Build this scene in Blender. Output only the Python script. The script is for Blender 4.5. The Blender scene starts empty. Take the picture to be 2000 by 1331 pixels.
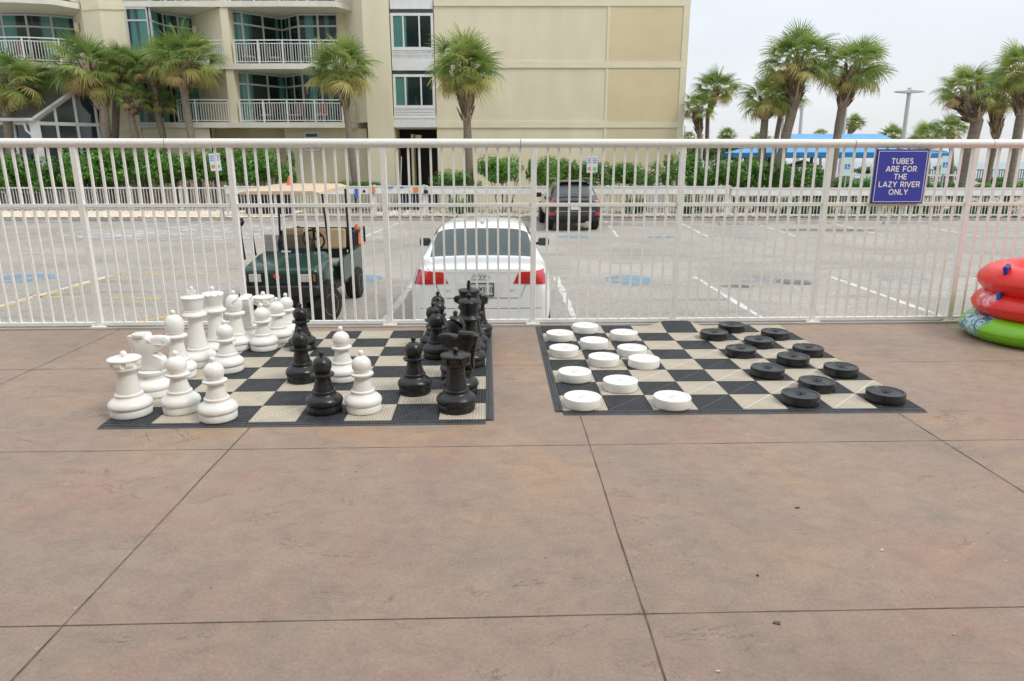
import bpy, bmesh, math, random
from mathutils import Vector, Matrix, noise
from mathutils.bvhtree import BVHTree
R = math.radians
sc = bpy.context.scene
# ---------------------------------------------------------------- camera
CAM_H, PITCH, FPX = 1.627, R(14.61), 1340.6
cd = bpy.data.cameras.new('camera'); cam = bpy.data.objects.new('camera', cd)
sc.collection.objects.link(cam); sc.camera = cam
cam.location = (0, 0, CAM_H); cam.rotation_euler = (R(90) - PITCH, 0, 0)
cd.lens = FPX / 2000 * 36; cd.sensor_width = 36; cd.clip_end = 6000; cd.clip_start = .05
cd.dof.use_dof = True; cd.dof.focus_distance = 5.0; cd.dof.aperture_fstop = 5.0
# ---------------------------------------------------------------- sky
w = bpy.data.worlds.new('World'); sc.world = w; w.use_nodes = True
nt = w.node_tree; nt.nodes.clear()
def wn(t, **k):
    n = nt.nodes.new(t)
    for a, b in k.items(): setattr(n, a, b)
    return n
out = wn('ShaderNodeOutputWorld'); bg = wn('ShaderNodeBackground')
sky = wn('ShaderNodeTexSky'); sky.sky_type = 'NISHITA'; sky.sun_disc = False
SUN_EL, SUN_ROT = R(50), R(118)
sky.sun_elevation = SUN_EL; sky.sun_rotation = SUN_ROT; sky.dust_density = 3
tc = wn('ShaderNodeTexCoord'); sep = wn('ShaderNodeSeparateXYZ')
nt.links.new(tc.outputs['Generated'], sep.inputs[0])
ramp = wn('ShaderNodeValToRGB')           # cloud deck: paler at the horizon, brightest overhead
e = ramp.color_ramp.elements
e[0].position = 0; e[0].color = (8.0, 8.1, 8.2, 1)
e[1].position = 1; e[1].color = (14.5, 15.0, 15.8, 1)
x = ramp.color_ramp.elements.new(.30); x.color = (7.5, 8.1, 8.9, 1)
nt.links.new(sep.outputs['Z'], ramp.inputs[0])
mp = wn('ShaderNodeMapping'); mp.inputs['Scale'].default_value = (1, 1, 2.6)
nz = wn('ShaderNodeTexNoise'); nz.inputs['Scale'].default_value = 1.6; nz.inputs['Detail'].default_value = 5
nt.links.new(tc.outputs['Generated'], mp.inputs[0]); nt.links.new(mp.outputs[0], nz.inputs[0])
cr = wn('ShaderNodeValToRGB'); cr.color_ramp.elements[0].position = .32; cr.color_ramp.elements[1].position = .72
cr.color_ramp.elements[0].color = (.34, .34, .34, 1); cr.color_ramp.elements[1].color = (0.02, .02, .02, 1)
nt.links.new(nz.outputs[0], cr.inputs[0])
mix = wn('ShaderNodeMixRGB'); nt.links.new(cr.outputs[0], mix.inputs[0])
nt.links.new(ramp.outputs[0], mix.inputs[1]); nt.links.new(sky.outputs[0], mix.inputs[2])
nt.links.new(mix.outputs[0], bg.inputs[0]); bg.inputs[1].default_value = .1
nt.links.new(bg.outputs[0], out.inputs[0])
sd = bpy.data.lights.new('sun', 'SUN'); sun = bpy.data.objects.new('sun', sd); sc.collection.objects.link(sun)
sd.energy = 1.3; sd.angle = R(16); sd.color = (1, .96, .9)
sun.rotation_euler = (R(40), 0, R(62))
sc.view_settings.view_transform = 'Standard'; sc.view_settings.look = 'None'
sc.view_settings.exposure = 0.28; sc.view_settings.gamma = 1
# ---------------------------------------------------------------- helpers
def ray(x, y):
    a = (x - 1000) / FPX; b = (665.5 - y) / FPX
    return a, math.cos(PITCH) + b * math.sin(PITCH), -math.sin(PITCH) + b * math.cos(PITCH)
def G(x, y, z=0.):                       # photo pixel -> point on the level z
    r = ray(x, y); t = (z - CAM_H) / r[2]; return r[0] * t, r[1] * t
def V(x, y, Y):                          # photo pixel -> (X, Z) at distance Y
    r = ray(x, y); t = Y / r[1]; return r[0] * t, CAM_H + r[2] * t
LOT = -.72
class MB:
    def __init__(s): s.v = []; s.f = []; s.m = []; s.cm = 0
    def add(s, vs, fs):
        n = len(s.v); s.v += [tuple(p) for p in vs]
        for f in fs: s.f.append([i + n for i in f]); s.m.append(s.cm)
        return s
    def box(s, x0, x1, y0, y1, z0, z1):
        return s.add([(x0,y0,z0),(x1,y0,z0),(x1,y1,z0),(x0,y1,z0),(x0,y0,z1),(x1,y0,z1),(x1,y1,z1),(x0,y1,z1)],
            [(0,3,2,1),(4,5,6,7),(0,1,5,4),(1,2,6,5),(2,3,7,6),(3,0,4,7)])
    def obox(s, c, size, M=None):
        M = M or Matrix.Identity(3); c = Vector(c); hx, hy, hz = [q/2 for q in size]
        P = [c + M @ Vector(p) for p in [(-hx,-hy,-hz),(hx,-hy,-hz),(hx,hy,-hz),(-hx,hy,-hz),(-hx,-hy,hz),(hx,-hy,hz),(hx,hy,hz),(-hx,hy,hz)]]
        return s.add(P, [(0,3,2,1),(4,5,6,7),(0,1,5,4),(1,2,6,5),(2,3,7,6),(3,0,4,7)])
    def quad(s, a, b, c, d): return s.add([a, b, c, d], [(0,1,2,3)])
    def tube(s, pts, r, n=10, cap=True):
        pts = [Vector(p) for p in pts]; N = len(pts)
        rs = r if isinstance(r, (list, tuple)) else [r] * N
        vs = []; prev = None
        for i, p in enumerate(pts):
            d = (pts[min(i+1, N-1)] - pts[max(i-1, 0)]).normalized()
            a = prev if prev else (Vector((0,0,1)) if abs(d.z) < .9 else Vector((1,0,0)))
            u = (a - d * a.dot(d)).normalized(); v = d.cross(u); prev = u
            for k in range(n):
                t = 2*math.pi*k/n; vs.append(p + (u*math.cos(t) + v*math.sin(t)) * rs[i])
        fs = [(i*n+k, i*n+(k+1)%n, (i+1)*n+(k+1)%n, (i+1)*n+k) for i in range(N-1) for k in range(n)]
        if cap: fs += [tuple(range(n))[::-1], tuple((N-1)*n+k for k in range(n))]
        return s.add(vs, fs)
    def lathe(s, prof, n=48, fn=None, c=(0,0,0)):
        vs = []; fs = []
        for (r, z) in prof:
            for k in range(n):
                t = 2*math.pi*k/n; rr, zz = (fn(r, z, t) if fn else (r, z))
                vs.append((c[0]+rr*math.cos(t), c[1]+rr*math.sin(t), c[2]+zz))
        for i in range(len(prof)-1):
            for k in range(n): fs.append((i*n+k, i*n+(k+1)%n, (i+1)*n+(k+1)%n, (i+1)*n+k))
        fs.append(tuple(range(n))[::-1]); fs.append(tuple((len(prof)-1)*n+k for k in range(n)))
        return s.add(vs, fs)
    def prism(s, poly, fn0, fn1):          # poly 2d, two maps 2d->3d
        n = len(poly); vs = [fn0(*p) for p in poly] + [fn1(*p) for p in poly]
        fs = [tuple(range(n)), tuple(range(n, 2*n))[::-1]] + [(i, i+n, (i+1)%n+n, (i+1)%n) for i in range(n)]
        return s.add(vs, fs)
def obj(name, mb, mats, parent=None, smooth=False, bevel=0, world=False, ang=35, mesh=None):
    if mesh is None:
        me = bpy.data.meshes.new(name); V_ = mb.v
        if world and parent is not None:
            L = parent.location; V_ = [(p[0]-L[0], p[1]-L[1], p[2]-L[2]) for p in mb.v]
        me.from_pydata(V_, [], mb.f)
        bm = bmesh.new(); bm.from_mesh(me); bmesh.ops.recalc_face_normals(bm, faces=bm.faces)
        for f in bm.faces: f.smooth = smooth
        bm.to_mesh(me); bm.free()
        mats = mats if isinstance(mats, (list, tuple)) else [mats]
        for m in mats: me.materials.append(m)
        if len(mats) > 1: me.polygons.foreach_set('material_index', mb.m)
        if smooth and ang < 180: me.set_sharp_from_angle(angle=R(ang))
    else: me = mesh
    o = bpy.data.objects.new(name, me); sc.collection.objects.link(o)
    if parent is not None: o.parent = parent
    if bevel:
        b = o.modifiers.new('bevel', 'BEVEL'); b.width = bevel; b.segments = 2; b.limit_method = 'ANGLE'; b.angle_limit = R(40)
    return o
def tag(o, label=None, cat=None, group=None, kind=None):
    if label: o['label'] = label
    if cat: o['category'] = cat
    if group: o['group'] = group
    if kind: o['kind'] = kind
    return o
def thing(name, loc, label, cat, group=None, rz=0):
    o = bpy.data.objects.new(name, None); sc.collection.objects.link(o); o.empty_display_size = .2
    o.location = loc; o.rotation_euler = (0, 0, rz); return tag(o, label, cat, group)
def copy_tree(o, parent=None):
    c = o.copy(); sc.collection.objects.link(c); c.parent = parent
    for ch in [q for q in sc.objects if q.parent == o]: copy_tree(ch, c)
    return c
def text_mesh(name, txt, size, mat, parent, M, ext=.002, bold=.0, align='CENTER', space=1.0, line=1.0):
    cu = bpy.data.curves.new(name, 'FONT'); cu.body = txt; cu.size = size; cu.extrude = ext; cu.offset = bold
    cu.align_x = align; cu.align_y = 'CENTER'; cu.space_character = space; cu.space_line = line
    t = bpy.data.objects.new(name, cu); sc.collection.objects.link(t)
    bpy.context.view_layer.update()
    me = bpy.data.meshes.new_from_object(t.evaluated_get(bpy.context.evaluated_depsgraph_get()))
    bpy.data.objects.remove(t); me.transform(M); me.materials.clear(); me.materials.append(mat)
    o = bpy.data.objects.new(name, me); sc.collection.objects.link(o); o.parent = parent; return o
GL = {  # strokes on a 0..w by 0..1 box; ('a', cx, cy, rx, ry, a0, a1) is an arc
 'T': (.74, [[(0,.94),(.74,.94)], [(.37,.94),(.37,0)]]), 'U': (.72, [[(.06,1),(.06,.34)], ('a',.36,.34,.30,.28,180,360), [(.66,.34),(.66,1)]]),
 'B': (.66, [[(.06,0),(.06,1)], [(.06,.94),(.38,.94)], ('a',.38,.73,.20,.21,-90,90), [(.06,.52),(.40,.52)], ('a',.40,.29,.23,.23,-90,90), [(.40,.06),(.06,.06)]]),
 'E': (.60, [[(.06,0),(.06,1)], [(.06,.94),(.60,.94)], [(.06,.51),(.54,.51)], [(.06,.06),(.60,.06)]]),
 'F': (.58, [[(.06,0),(.06,1)], [(.06,.94),(.58,.94)], [(.06,.49),(.54,.49)]]),
 'S': (.62, [('a',.32,.73,.24,.21,25,270), ('a',.32,.28,.26,.23,-155,90)]),
 'A': (.82, [[(.02,0),(.41,1)], [(.41,1),(.80,0)], [(.18,.27),(.64,.27)]]),
 'R': (.68, [[(.06,0),(.06,1)], [(.06,.94),(.36,.94)], ('a',.36,.69,.25,.25,-90,90), [(.36,.44),(.06,.44)], [(.36,.44),(.64,0)]]),
 'O': (.92, [('a',.46,.50,.40,.45,0,360)]), 'H': (.74, [[(.06,0),(.06,1)], [(.68,0),(.68,1)], [(.06,.5),(.68,.5)]]),
 'L': (.58, [[(.06,1),(.06,.06)], [(.06,.06),(.58,.06)]]), 'Z': (.66, [[(.04,.94),(.62,.94)], [(.60,.92),(.06,.08)], [(.04,.06),(.64,.06)]]),
 'Y': (.76, [[(.04,1),(.38,.42)], [(.72,1),(.38,.42)], [(.38,.42),(.38,0)]]), 'I': (.12, [[(.06,0),(.06,1)]]), 'V': (.80, [[(.02,1),(.40,0)], [(.40,0),(.78,1)]]),
 'N': (.78, [[(.06,0),(.06,1)], [(.06,.98),(.72,.02)], [(.72,0),(.72,1)]]), 'C': (.78, [('a',.44,.50,.38,.45,45,315)]),
 '3': (.60, [('a',.28,.73,.22,.21,-90,140), ('a',.28,.28,.25,.23,-140,90)]), '5': (.60, [[(.54,.94),(.12,.94)], [(.12,.94),(.10,.55)], ('a',.29,.32,.25,.26,-140,125)]),
 '0': (.62, [('a',.31,.50,.25,.45,0,360)]), ' ': (.34, [])}
def stroke_text(name, txt, h, m, parent, cx, y, z0, wd=.15, gap=.15, th=.0015, sx=1.):
    """lettering in the local XZ plane, faces -Y, centred on cx with its foot at z0"""
    W_ = sum(GL[c][0] for c in txt) + gap*(len(txt)-1); x = -W_/2; b = MB(); k = 0
    for c in txt:
        w_, S_ = GL[c]
        for st in S_:
            P_ = st if not isinstance(st, tuple) else [(st[1]+st[3]*math.cos(R(st[5]+(st[6]-st[5])*q/18)), st[2]+st[4]*math.sin(R(st[5]+(st[6]-st[5])*q/18))) for q in range(19)]
            k += 1; yy = y - .00006*(k % 9); L_ = []
            for q, p in enumerate(P_):
                a = P_[max(q-1, 0)]; d = P_[min(q+1, len(P_)-1)]; 
                if P_[0] == P_[-1] and q in (0, len(P_)-1): a, d = P_[-2], P_[1]
                t = Vector((d[0]-a[0], d[1]-a[1])).normalized(); n_ = (-t.y*wd/2, t.x*wd/2)
                for sg in (1, -1): L_.append((cx+(x+p[0]+n_[0]*sg)*h*sx, yy, z0+(p[1]+n_[1]*sg)*h))
            n = len(P_); b.add(L_ + [(u, yy+th, v) for u, _, v in L_], [(2*q, 2*q+1, 2*q+3, 2*q+2) for q in range(n-1)] + [(2*q, 2*q+2, 2*q+2+2*n, 2*q+2*n) for q in range(n-1)] + [(2*q+3, 2*q+1, 2*q+1+2*n, 2*q+3+2*n) for q in range(n-1)])
        x += w_ + gap
    return obj(name, b, m, parent)
# ---------------------------------------------------------------- materials
def mat(name, col, rough=.6, metal=0, var=0., vs=8., bump=0., bs=40., spec=.5, col2=None, coat=0., trans=0., detail=4, obj_rand=0., stretch=None):
    m = bpy.data.materials.new(name); m.use_nodes = True; t = m.node_tree; b = t.nodes['Principled BSDF']
    b.inputs['Base Color'].default_value = (*col, 1); b.inputs['Roughness'].default_value = rough
    b.inputs['Metallic'].default_value = metal; b.inputs['Specular IOR Level'].default_value = spec
    b.inputs['Coat Weight'].default_value = coat
    if coat: b.inputs['Coat Roughness'].default_value = .05
    tc = t.nodes.new('ShaderNodeTexCoord'); src = tc.outputs['Object']
    if stretch:
        mpn = t.nodes.new('ShaderNodeMapping'); mpn.inputs['Scale'].default_value = stretch
        t.links.new(src, mpn.inputs[0]); src = mpn.outputs[0]
    if var or col2:
        n = t.nodes.new('ShaderNodeTexNoise'); n.inputs['Scale'].default_value = vs; n.inputs['Detail'].default_value = detail
        t.links.new(src, n.inputs['Vector']); r = t.nodes.new('ShaderNodeValToRGB')
        c2 = col2 or tuple(q * (1 - var) for q in col)
        c1 = col if col2 else tuple(min(1, q * (1 + var)) for q in col)
        r.color_ramp.elements[0].position = .33; r.color_ramp.elements[1].position = .67
        r.color_ramp.elements[0].color = (*c2, 1); r.color_ramp.elements[1].color = (*c1, 1)
        t.links.new(n.outputs[0], r.inputs[0]); last = r.outputs[0]
        if obj_rand:
            oi = t.nodes.new('ShaderNodeObjectInfo'); hs = t.nodes.new('ShaderNodeHueSaturation')
            mm = t.nodes.new('ShaderNodeMapRange'); mm.inputs[3].default_value = 1 - obj_rand; mm.inputs[4].default_value = 1 + obj_rand
            t.links.new(oi.outputs['Random'], mm.inputs[0]); t.links.new(mm.outputs[0], hs.inputs['Value'])
            t.links.new(last, hs.inputs['Color']); last = hs.outputs[0]
        t.links.new(last, b.inputs['Base Color'])
    if bump:
        n = t.nodes.new('ShaderNodeTexNoise'); n.inputs['Scale'].default_value = bs; n.inputs['Detail'].default_value = 5
        t.links.new(src, n.inputs['Vector']); bp = t.nodes.new('ShaderNodeBump')
        bp.inputs['Strength'].default_value = bump; bp.inputs['Distance'].default_value = .01
        t.links.new(n.outputs[0], bp.inputs['Height']); t.links.new(bp.outputs[0], b.inputs['Normal'])
    if trans:
        o = [n for n in t.nodes if n.type == 'OUTPUT_MATERIAL'][0]; tr = t.nodes.new('ShaderNodeBsdfTranslucent')
        mx = t.nodes.new('ShaderNodeMixShader'); mx.inputs[0].default_value = trans
        tr.inputs[0].default_value = (*[min(1, q*1.6) for q in col], 1)
        t.links.new(b.outputs[0], mx.inputs[1]); t.links.new(tr.outputs[0], mx.inputs[2]); t.links.new(mx.outputs[0], o.inputs[0])
    return m
M = {}
M['white_plastic'] = mat('white_plastic', (.87,.86,.82), .42, var=.05, vs=9, bump=.10, bs=160, col2=(.82,.81,.765), obj_rand=.04)
M['black_plastic'] = mat('black_plastic', (.014,.014,.015), .36, var=.3, vs=14, bump=.12, bs=120, col2=(.026,.026,.027), obj_rand=.25, spec=.4)
M['black_disc'] = mat('black_disc', (.016,.017,.019), .36, vs=10, bump=.08, bs=120, col2=(.028,.03,.033), spec=.45)
M['dark_tile'] = mat('dark_tile', (.040,.043,.048), .5, vs=20, col2=(.060,.064,.070), spec=.5)
M['hole_dark'] = mat('hole_dark', (.008,.008,.009), .9); M['hole_ligh'] = mat('hole_light', (.05,.038,.028), .9)  # shade inside the tile holes, put into the colour
M['light_tile'] = mat('light_tile', (.66,.59,.48), .6, vs=6, col2=(.57,.51,.41))
M['fence_white'] = mat('fence_white', (.88,.875,.845), .45, vs=26, col2=(.81,.80,.765), bump=.04, bs=50, detail=8)
M['far_white'] = mat('far_white', (.78,.78,.76), .5, vs=5, col2=(.68,.67,.64))
M['white_trim'] = mat('white_trim', (.76,.76,.76), .5, vs=3, col2=(.68,.68,.67))
M['stucco'] = mat('stucco', (.74,.675,.495), .85, vs=.9, col2=(.665,.60,.435), bump=.25, bs=35, detail=9, stretch=(1,1,.35))
M['stucco_trim'] = mat('stucco_trim', (.75,.685,.505), .85, vs=.8, col2=(.70,.635,.46), bump=.2, bs=35)
M['ochre'] = mat('ochre', (.68,.575,.365), .85, vs=.6, col2=(.63,.525,.325), bump=.25, bs=35, detail=8)
M['slab'] = mat('slab', (.72,.69,.60), .8, vs=2, col2=(.64,.61,.53))
M['rubber'] = mat('rubber', (.018,.018,.018), .8, var=.3, bump=.1)
M['black_metal'] = mat('black_metal', (.012,.012,.013), .4)
M['chrome'] = mat('chrome', (.7,.7,.72), .18, metal=1)
M['alloy'] = mat('alloy', (.55,.55,.55), .35, metal=.9)
M['rim_cream'] = mat('rim_cream', (.55,.50,.40), .5, vs=12, col2=(.30,.24,.16))
M['car_white'] = mat('car_white', (.80,.81,.82), .28, coat=1)
M['suv_grey'] = mat('suv_grey', (.035,.036,.040), .3, metal=.3, coat=1)
M['suv_trim'] = mat('suv_trim', (.012,.013,.015), .5)
M['car_glass'] = mat('car_glass', (.045,.065,.062), .05, spec=.55)
M['car_glass_grey'] = mat('car_glass_grey', (.10,.11,.125), .3, spec=.5)
M['red_lens'] = mat('red_lens', (.62,.015,.012), .15, coat=1, vs=30, col2=(.42,.008,.008))
M['clear_lens'] = mat('clear_lens', (.62,.62,.58), .12, coat=1, vs=40, col2=(.4,.4,.38))
M['amber'] = mat('amber', (.28,.12,.05), .3)
M['cart_green'] = mat('cart_green', (.006,.040,.030), .32, coat=.4, vs=4, col2=(.010,.055,.042))
M['tan_vinyl'] = mat('tan_vinyl', (.50,.36,.20), .55, vs=5, col2=(.44,.31,.17))
M['grey_vinyl'] = mat('grey_vinyl', (.42,.39,.35), .6, vs=5, col2=(.34,.31,.28))
M['roof_tan'] = mat('roof_tan', (.66,.50,.34), .5, vs=4, col2=(.60,.44,.29))
M['sign_blue'] = mat('sign_blue', (.050,.062,.43), .45, vs=3, col2=(.055,.068,.45))
M['sign_edge'] = mat('sign_edge', (.02,.035,.16), .4)
M['sign_white'] = mat('sign_white', (.90,.90,.95), .5)
M['sign_pale'] = mat('sign_pale', (.62,.68,.74), .5)
M['sign_mint'] = mat('sign_mint', (.50,.66,.62), .5)
M['hc_blue'] = mat('hc_blue', (.03,.16,.50), .5)
M['orange'] = mat('orange', (.72,.22,.05), .55)
M['green_paint'] = mat('green_paint', (.25,.55,.12), .5)
M['yellow'] = mat('yellow', (.72,.52,.06), .5)
M['galv'] = mat('galv', (.33,.37,.40), .5, metal=.3)
M['lamp_grey'] = mat('lamp_grey', (.52,.53,.54), .5)
M['navy'] = mat('navy', (.015,.028,.06), .5)
M['bin_blue'] = mat('bin_blue', (.03,.13,.50), .5)
M['awning'] = mat('awning', (.15,.37,.62), .8, vs=1.5, col2=(.12,.33,.57))
M['awning_deep'] = mat('awning_deep', (.02,.19,.47), .8)
M['dark_wood'] = mat('dark_wood', (.05,.035,.028), .8, var=.3)
M['grey_wood'] = mat('grey_wood', (.17,.15,.13), .85, vs=4, col2=(.11,.095,.08))
M['dark_void'] = mat('dark_void', (.012,.011,.010), .8)
M['shingle'] = mat('shingle', (.15,.14,.135), .9, vs=14, col2=(.10,.092,.09), bump=.3, bs=20)
M['consglass'] = mat('consglass', (.022,.026,.022), .06, spec=.8, vs=.8, col2=(.035,.055,.075))
M['skin'] = mat('skin', (.45,.27,.2), .6)
M['blue_shirt'] = mat('blue_shirt', (.12,.20,.45), .8)
M['pale_shirt'] = mat('pale_shirt', (.55,.55,.53), .8)
M['red_hair'] = mat('red_hair', (.20,.05,.02), .7)
M['dark_hair'] = mat('dark_hair', (.03,.02,.015), .7)
M['trunk'] = mat('trunk', (.27,.22,.175), .95, vs=7, col2=(.16,.125,.095), bump=.8, bs=14, stretch=(1,1,3.5))
M['boots'] = mat('boots', (.46,.37,.28), .9, vs=9, col2=(.20,.13,.085))
M['boots_dark'] = mat('boots_dark', (.17,.115,.075), .9, vs=9, col2=(.10,.065,.04)); M['bark'] = mat('bark', (.13,.10,.075), .9, var=.3)
M['palm_a'] = mat('palm_a', (.175,.255,.062), .36, vs=1.8, col2=(.12,.19,.048), trans=.35)
M['palm_b'] = mat('palm_b', (.29,.36,.105), .38, vs=1.8, col2=(.23,.31,.08), trans=.35)
M['palm_c'] = mat('palm_c', (.54,.49,.18), .5, vs=2, col2=(.40,.39,.13), trans=.35)
M['palm_d'] = mat('palm_d', (.52,.38,.18), .6, vs=2, col2=(.38,.26,.11), trans=.25)
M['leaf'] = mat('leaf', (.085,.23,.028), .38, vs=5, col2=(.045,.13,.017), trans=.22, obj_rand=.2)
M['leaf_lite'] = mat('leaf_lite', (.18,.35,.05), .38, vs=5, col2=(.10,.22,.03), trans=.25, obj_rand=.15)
M['leaf_dry'] = mat('leaf_dry', (.20,.17,.06), .6, vs=3, col2=(.11,.10,.035), trans=.2)
def striped_glass(name, dark, teal, scale):
    m = mat(name, dark, .05, spec=.35); t = m.node_tree; b = t.nodes['Principled BSDF']
    tc = t.nodes.new('ShaderNodeTexCoord'); n = t.nodes.new('ShaderNodeTexNoise'); mpn = t.nodes.new('ShaderNodeMapping')
    mpn.inputs['Scale'].default_value = (scale, scale, .05); n.inputs['Scale'].default_value = 1; n.inputs['Detail'].default_value = 1
    t.links.new(tc.outputs['Object'], mpn.inputs[0]); t.links.new(mpn.outputs[0], n.inputs['Vector'])
    r = t.nodes.new('ShaderNodeValToRGB'); r.color_ramp.elements[0].position = .50; r.color_ramp.elements[1].position = .56
    r.color_ramp.elements[0].color = (*dark, 1); r.color_ramp.elements[1].color = (*teal, 1); t.links.new(n.outputs[0], r.inputs[0])
    wv = t.nodes.new('ShaderNodeTexNoise'); m2 = t.nodes.new('ShaderNodeMapping'); m2.inputs['Scale'].default_value = (9, 9, .1)
    t.links.new(tc.outputs['Object'], m2.inputs[0]); t.links.new(m2.outputs[0], wv.inputs['Vector']); wv.inputs['Scale'].default_value = 1
    hs = t.nodes.new('ShaderNodeHueSaturation'); mr = t.nodes.new('ShaderNodeMapRange'); mr.inputs[3].default_value = .6; mr.inputs[4].default_value = 1.4
    t.links.new(wv.outputs[0], mr.inputs[0]); t.links.new(mr.outputs[0], hs.inputs['Value']); t.links.new(r.outputs[0], hs.inputs['Color'])
    t.links.new(hs.outputs[0], b.inputs['Base Color']); return m
M['hotel_glass'] = striped_glass('hotel_glass', (.012,.022,.020), (.075,.21,.19), 1.3)
def scuff(m, lo, hi, dirt=None):
    t = m.node_tree; b = t.nodes['Principled BSDF']; tc = t.nodes.new('ShaderNodeTexCoord')
    n = t.nodes.new('ShaderNodeTexNoise'); n.inputs['Scale'].default_value = 11; n.inputs['Detail'].default_value = 9; n.inputs['Roughness'].default_value = .7; n.inputs['Distortion'].default_value = 1.5
    t.links.new(tc.outputs['Object'], n.inputs['Vector']); r = t.nodes.new('ShaderNodeMapRange'); r.inputs[1].default_value = .35; r.inputs[2].default_value = .65; r.inputs[3].default_value = lo; r.inputs[4].default_value = hi
    t.links.new(n.outputs[0], r.inputs[0]); t.links.new(r.outputs[0], b.inputs['Roughness'])
    if dirt:
        src = b.inputs['Base Color'].links[0].from_socket; d = t.nodes.new('ShaderNodeTexNoise'); d.inputs['Scale'].default_value = 30; d.inputs['Detail'].default_value = 8; d.inputs['Roughness'].default_value = .75
        t.links.new(tc.outputs['Object'], d.inputs['Vector']); q = t.nodes.new('ShaderNodeValToRGB'); q.color_ramp.elements[0].position = .60; q.color_ramp.elements[1].position = .74
        q.color_ramp.elements[1].color = (.6,.6,.6,1); t.links.new(d.outputs[0], q.inputs[0]); x = t.nodes.new('ShaderNodeMixRGB'); t.links.new(q.outputs[0], x.inputs[0]); t.links.new(src, x.inputs[1]); x.inputs[2].default_value = (*dirt, 1)
        t.links.new(x.outputs[0], b.inputs['Base Color'])
scuff(M['white_plastic'], .22, .46, (.56,.52,.44)); scuff(M['black_plastic'], .14, .42, (.07,.065,.06)); scuff(M['black_disc'], .16, .42, (.07,.068,.065))
scuff(M['fence_white'], .35, .65, (.36,.33,.29))
def nodes(m): return m.node_tree, m.node_tree.nodes['Principled BSDF']
def N(t, typ, **k):
    n = t.nodes.new(typ)
    for a, b in k.items():
        if a.startswith('i_'): n.inputs[a[2:].replace('_', ' ')].default_value = b
        else: setattr(n, a, b)
    return n
def ramp_(t, src, stops):
    r = t.nodes.new('ShaderNodeValToRGB'); el = r.color_ramp.elements
    el[0].position, el[0].color = stops[0][0], (*stops[0][1], 1); el[1].position, el[1].color = stops[-1][0], (*stops[-1][1], 1)
    for p, c in stops[1:-1]: q = el.new(p); q.color = (*c, 1)
    t.links.new(src, r.inputs[0]); return r.outputs[0]
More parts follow.
